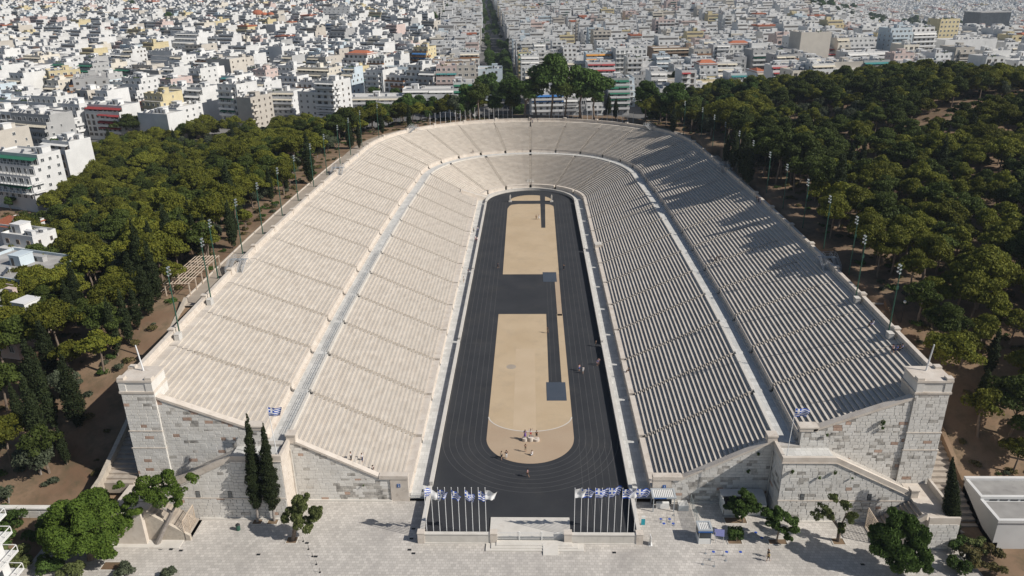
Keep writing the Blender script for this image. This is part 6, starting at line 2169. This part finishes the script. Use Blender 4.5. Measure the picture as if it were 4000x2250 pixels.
def person(x, y, z, rz, pose, top, legs, label, hair='hair_dark', shorts=False, long_hair=False, skirt=False, hat=None, s=1.0):
    t = ob('person', None, None, (x, y, z), rz, (s, s, s), label, 'person')
    J = {'pel': (0, 0, .95), 'wai': (0, 0, 1.12), 'che': (0, .01, 1.33), 'nec': (0, 0, 1.49), 'hea': (0, -.02, 1.60), 'cro': (0, -.01, 1.70)}
    for q, sg in (('l', -1), ('r', 1)):
        J['sh' + q] = (sg * .17, 0, 1.42); J['el' + q] = (sg * .24, .02, 1.15); J['ha' + q] = (sg * .25, -.06, .90)
        J['hi' + q] = (sg * .09, 0, .90); J['kn' + q] = (sg * .10, -.02, .50); J['an' + q] = (sg * .10, .03, .09); J['to' + q] = (sg * .11, -.13, .03)
    if pose == 'walk':
        J['knl'] = (-.09, -.17, .52); J['anl'] = (-.09, -.24, .12); J['tol'] = (-.09, -.40, .06)
        J['knr'] = (.09, .08, .50); J['anr'] = (.09, .28, .14); J['tor'] = (.09, .20, .03)
        J['ell'] = (-.23, .14, 1.17); J['hal'] = (-.22, .20, .95); J['elr'] = (.23, -.10, 1.17); J['har'] = (.22, -.28, 1.02)
    elif pose == 'armsup':
        for q, sg in (('l', -1), ('r', 1)): J['el' + q] = (sg * .33, 0, 1.62); J['ha' + q] = (sg * .38, -.02, 1.88)
    elif pose == 'phone':
        J['elr'] = (.22, -.20, 1.28); J['har'] = (.10, -.38, 1.46); J['ell'] = (-.22, -.2, 1.26); J['hal'] = (-.06, -.38, 1.44)
    elif pose == 'point':
        J['elr'] = (.40, -.02, 1.42); J['har'] = (.64, -.04, 1.44)
    elif pose == 'hip':
        J['elr'] = (.36, .04, 1.2); J['har'] = (.20, -.02, 1.02); J['ell'] = (-.36, .04, 1.2); J['hal'] = (-.2, -.02, 1.02)
    elif pose in ('sit', 'crouch'):
        dz = -.50 if pose == 'sit' else -.62
        for k in list(J):
            if k[:2] not in ('kn', 'an', 'to'): J[k] = (J[k][0], J[k][1], J[k][2] + dz)
        for q, sg in (('l', -1), ('r', 1)):
            J['hi' + q] = (sg * .09, 0, .90 + dz)
            if pose == 'sit': J['kn' + q] = (sg * .12, -.42, .48); J['an' + q] = (sg * .12, -.44, .09); J['to' + q] = (sg * .12, -.58, .03)
            else: J['kn' + q] = (sg * .16, -.34, .50); J['an' + q] = (sg * .12, -.08, .09); J['to' + q] = (sg * .13, -.24, .03)
            J['el' + q] = (sg * .22, -.2, 1.15 + dz); J['ha' + q] = (sg * .12, -.40, 1.08 + dz)
        if pose == 'crouch':
            for k in ('che', 'nec', 'hea', 'cro', 'shl', 'shr'): J[k] = (J[k][0], J[k][1] - .16, J[k][2] - .04)
    RAD = {'pel': (.13, .10), 'wai': (.115, .085), 'che': (.14, .10), 'nec': .05, 'hea': (.082, .10), 'cro': (.06, .07), 'sh': .055, 'el': .042, 'ha': .035, 'hi': .085, 'kn': .058, 'an': .038, 'to': .035}

    def chain(names, edges, f=1.0, ov={}):
        vs = []
        for n in names:
            r = ov.get(n, RAD.get(n, RAD.get(n[:2])))
            r = tuple(v * f for v in r) if isinstance(r, tuple) else r * f
            vs.append((*J[n], r))
        return vs, [(names.index(a), names.index(b)) for a, b in edges]
    names = ['pel', 'wai', 'che', 'nec', 'hea', 'cro'] + [k + q for q in 'lr' for k in ('sh', 'el', 'ha', 'hi', 'kn', 'an', 'to')]
    E_ = [('pel', 'wai'), ('wai', 'che'), ('che', 'nec'), ('nec', 'hea'), ('hea', 'cro')]
    for q in 'lr': E_ += [('che', 'sh' + q), ('sh' + q, 'el' + q), ('el' + q, 'ha' + q), ('pel', 'hi' + q), ('hi' + q, 'kn' + q), ('kn' + q, 'an' + q), ('an' + q, 'to' + q)]
    v, e = chain(names, E_); skinned('body', v, e, 'skin', t)
    if top:
        v, e = chain(['wai', 'pel', 'che', 'shl', 'shr', 'ell', 'elr'], [('wai', 'pel'), ('wai', 'che'), ('che', 'shl'), ('che', 'shr'), ('shl', 'ell'), ('shr', 'elr')], 1.22, {'el': .05}); skinned('shirt', v, e, 'c_' + top, t)
    if legs:
        if skirt:
            mb = MB(); a = J['wai']; k_ = ((J['knl'][0] + J['knr'][0]) / 2, (J['knl'][1] + J['knr'][1]) / 2, .42)
            mb.tube(k_, (a[0], a[1], a[2] - .05), .26, .13, 10); mb.build('skirt', 'c_' + legs, t)
        else:
            nn = ['pel', 'hil', 'hir', 'knl', 'knr'] + ([] if shorts else ['anl', 'anr'])
            ed = [('pel', 'hil'), ('pel', 'hir'), ('hil', 'knl'), ('hir', 'knr')] + ([] if shorts else [('knl', 'anl'), ('knr', 'anr')])
            v, e = chain(nn, ed, 1.22, {'anl': .055, 'anr': .055}); skinned('shorts' if shorts else 'trousers', v, e, 'c_' + legs, t)
    h = Vector(J['hea'])
    hm = tuft_mesh('hair', [(h.x, h.y + .02, h.z + .05, .095, .11, .10)] + ([(h.x, h.y + .09, h.z - .14, .08, .05, .18)] if long_hair else []), 1500, .04, hair if not hat else 'c_' + hat, low=-.1 if not long_hair else -.8)
    ob('hair' if not hat else 'hat', hm, t)
    return t


def on_field(px, py): return at_z(px, py, .01)


PEOPLE = [
    ((-.95, 27.55, .62), PI, 'hip', 'purple', 'purple', dict(skirt=True, long_hair=True), 'person in violet dress on the left podium drum'),
    ((.12, 27.55, .85), .1, 'armsup', 'white', 'red', dict(shorts=True), 'person in white shirt and red shorts with raised arms on the tallest podium drum'),
    ((1.22, 27.55, .48), 0, 'phone', 'brown', 'black', dict(shorts=True), 'person in brown top and black shorts on the right podium drum'),
    ((-5.15, 21.58, 0), .3, 'walk', 'beige', 'black', dict(shorts=True, long_hair=True), 'person in beige top and black shorts walking on the brown sand'),
    ((-4.3, 21.85, 0), .5, 'hip', 'black', 'white', dict(long_hair=True), 'person in black top and white trousers on the brown sand edge'),
    ((-.84, 23.83, 0), PI, 'phone', 'black', 'khaki', dict(shorts=True), 'person in black shirt taking a photo of the podium'),
    ((.33, 22.7, 0), PI, 'crouch', 'white', 'white', dict(), 'person in white crouching before the podium'),
    ((-.44, 16.3, 0), PI / 2, 'walk', 'pink', 'brown', dict(shorts=True), 'person walking alone on the black track near the entrance'),
    ((10.82, 54.7, 0), .6, 'stand', 'pink', 'blue', dict(shorts=True, long_hair=True), 'person in pink top beside a white shirt on the right lanes'),
    ((11.6, 53.6, 0), .2, 'walk', 'white', 'white', dict(shorts=True), 'person in white on the right lanes of the track'),
    ((15.0, 57.1, 0), -.3, 'stand', 'blue', 'pink', dict(shorts=True, long_hair=True), 'person in pale blue in the shade line of the right track edge'),
    ((15.3, 57.6, 0), -.3, 'hip', 'pink', 'grey', dict(shorts=True), 'person in pink standing just behind the one in pale blue'),
    ((15.4, 66.5, 0), 1.2, 'stand', 'black', 'black', dict(), 'person in black by the right track gate'),
    ((4.2, 73.8, 0), 2.6, 'walk', 'black', 'khaki', dict(shorts=True), 'person in dark shirt crossing the dark runway'),
    ((9.86, 116.8, 0), .4, 'phone', 'black', 'black', dict(), 'person in black on the right lanes beside the dark field band'),
    ((-9.62, 118, 0), 2.4, 'walk', 'navy', 'black', dict(shorts=True), 'runner in dark blue on the left lanes'),
    ((2.05, 166.4, 0), .2, 'stand', 'brown', 'brown', dict(), 'person in brown on the far sand'),
    ((3.0, 166.5, 0), .2, 'hip', 'white', 'white', dict(skirt=True, long_hair=True), 'person in long white dress on the far sand'),
    ((-19.2, 151.6, .12), 1.2, 'stand', 'black', 'black', dict(), 'person in black on the left walkway, farthest sunlit one'),
    ((-17.9, 153.0, .12), 1.2, 'stand', 'white', 'lilac', dict(), 'person in white in the wall shade of the left walkway'),
    ((-18.1, 143.3, .12), .8, 'walk', 'white', 'pink', dict(shorts=True), 'person in white walking along the left walkway'),
    ((-17.4, 142.2, .12), .8, 'stand', 'white', 'red', dict(shorts=True), 'person in white and red beside the left parapet'),
    ((-18.1, 113, .12), .3, 'stand', 'navy', 'grey', dict(), 'person in dark blue on the left walkway at the shade edge'),
    ((-18.95, 106.8, .12), .3, 'walk', 'white', 'beige', dict(shorts=True), 'person in white shirt nearest to the camera on the left walkway'),
]
for (p, rz, pose, top_, legs_, kw, lab) in PEOPLE:
    person(p[0], p[1], p[2], rz, pose, top_, legs_, lab, **kw)
for px, py, rz, pose, top_, legs_, kw, lab in [
    (884, 1161, 1.3, 'stand', 'white', 'black', dict(long_hair=True), 'person in white top among the first left seats, farther from the track'),
    (912, 1163, 1.3, 'point', 'white', 'navy', dict(), 'person in white pointing, among the first left seats'),
    (936, 1184, 1.3, 'crouch', 'white', 'black', dict(long_hair=True), 'person with long dark hair bending at the left front coping'),
    (1581, 937, -1.4, 'sit', 'black', 'brown', dict(), 'person in black seated against the right seat wall'),
    (2190, 822, -1.3, 'sit', 'brown', 'black', dict(long_hair=True), 'dark-haired person seated on the wide rim steps, right'),
    (2195, 822, -1.3, 'sit', 'white', 'lilac', dict(long_hair=True), 'person in white seated on the wide rim steps, right'),
    (2243, 893, -1.3, 'walk', 'pink', 'black', dict(shorts=True), 'person in pink walking on the right rim steps'),
    (2255, 886, -1.3, 'sit', 'blue', 'navy', dict(), 'person in bright blue sitting under the right rim wall'),
    (2262, 884, -1.3, 'sit', 'black', 'black', dict(long_hair=True), 'person in black sitting beside the one in bright blue'),
    (2268, 882, -1.3, 'sit', 'lilac', 'grey', dict(), 'person in lilac sitting under the right rim wall'),
    (1790, 655, -1.3, 'sit', 'white', 'grey', dict(), 'person in white seated at the bottom of the right upper seats'),
    (1802, 656, -1.3, 'sit', 'beige', 'black', dict(), 'person in beige seated at the bottom of the right upper seats'),
    (1812, 651, -1.3, 'sit', 'grey', 'black', dict(), 'person in grey seated at the bottom of the right upper seats'),
    (1903, 506, -1.0, 'stand', 'black', 'grey', dict(), 'person in black standing at the right rim wall'),
    (1908, 510, -1.0, 'stand', 'navy', 'black', dict(), 'person in navy standing at the right rim wall'),
    (1912, 513, -1.0, 'stand', 'white', 'lilac', dict(), 'person in white standing at the right rim wall'),
    (1336, 309, .1, 'stand', 'black', 'black', dict(), 'person in black at the top of the central stairway'),
    (1340, 309, .1, 'stand', 'grey', 'navy', dict(), 'person in grey at the top of the central stairway'),
    (1353, 309, .1, 'stand', 'black', 'grey', dict(), 'person apart at the rim, right of the central stairway'),
    (899, 397, 1.0, 'stand', 'white', 'white', dict(), 'person in white at the left rim near the bend'),
    (1190, 391, .6, 'sit', 'black', 'grey', dict(), 'person seated on the middle walkway left of the curve'),
]:
    x, y, z = on_stand(px, py)
    person(x, y, z, rz, pose, top_, legs_, lab, **kw)
x, y, z = at_z(1932, 1412, -.5)
person(x, y, -.5, 2.2, 'walk', 'yellow', 'black', 'person in pale yellow shirt and dark shorts walking on the right forecourt', shorts=True)
person(x + .25, y + .9, -.5, 2.2, 'walk', 'beige', 'navy', 'person in white hat walking behind the one in pale yellow', shorts=True, hat='white')

# ---------------------------------------------------------------- air
hz = bpy.data.materials.new('haze')
hz.use_nodes = True
t_ = hz.node_tree
t_.nodes.remove(t_.nodes['Principled BSDF'])
pv = t_.nodes.new('ShaderNodeVolumePrincipled')
pv.inputs['Color'].default_value = (.72, .84, 1.0, 1)
pv.inputs['Density'].default_value = 0.00010
pv.inputs['Anisotropy'].default_value = 0.2
t_.links.new(pv.outputs[0], t_.nodes['Material Output'].inputs['Volume'])
MAT['haze'] = hz
mb = MB(); mb.box(-4300, -450, -75, 4300, 6300, 95)
tag(mb.build('haze', 'haze'), 'thin bluish summer haze over the far city', None, None, 'stuff')
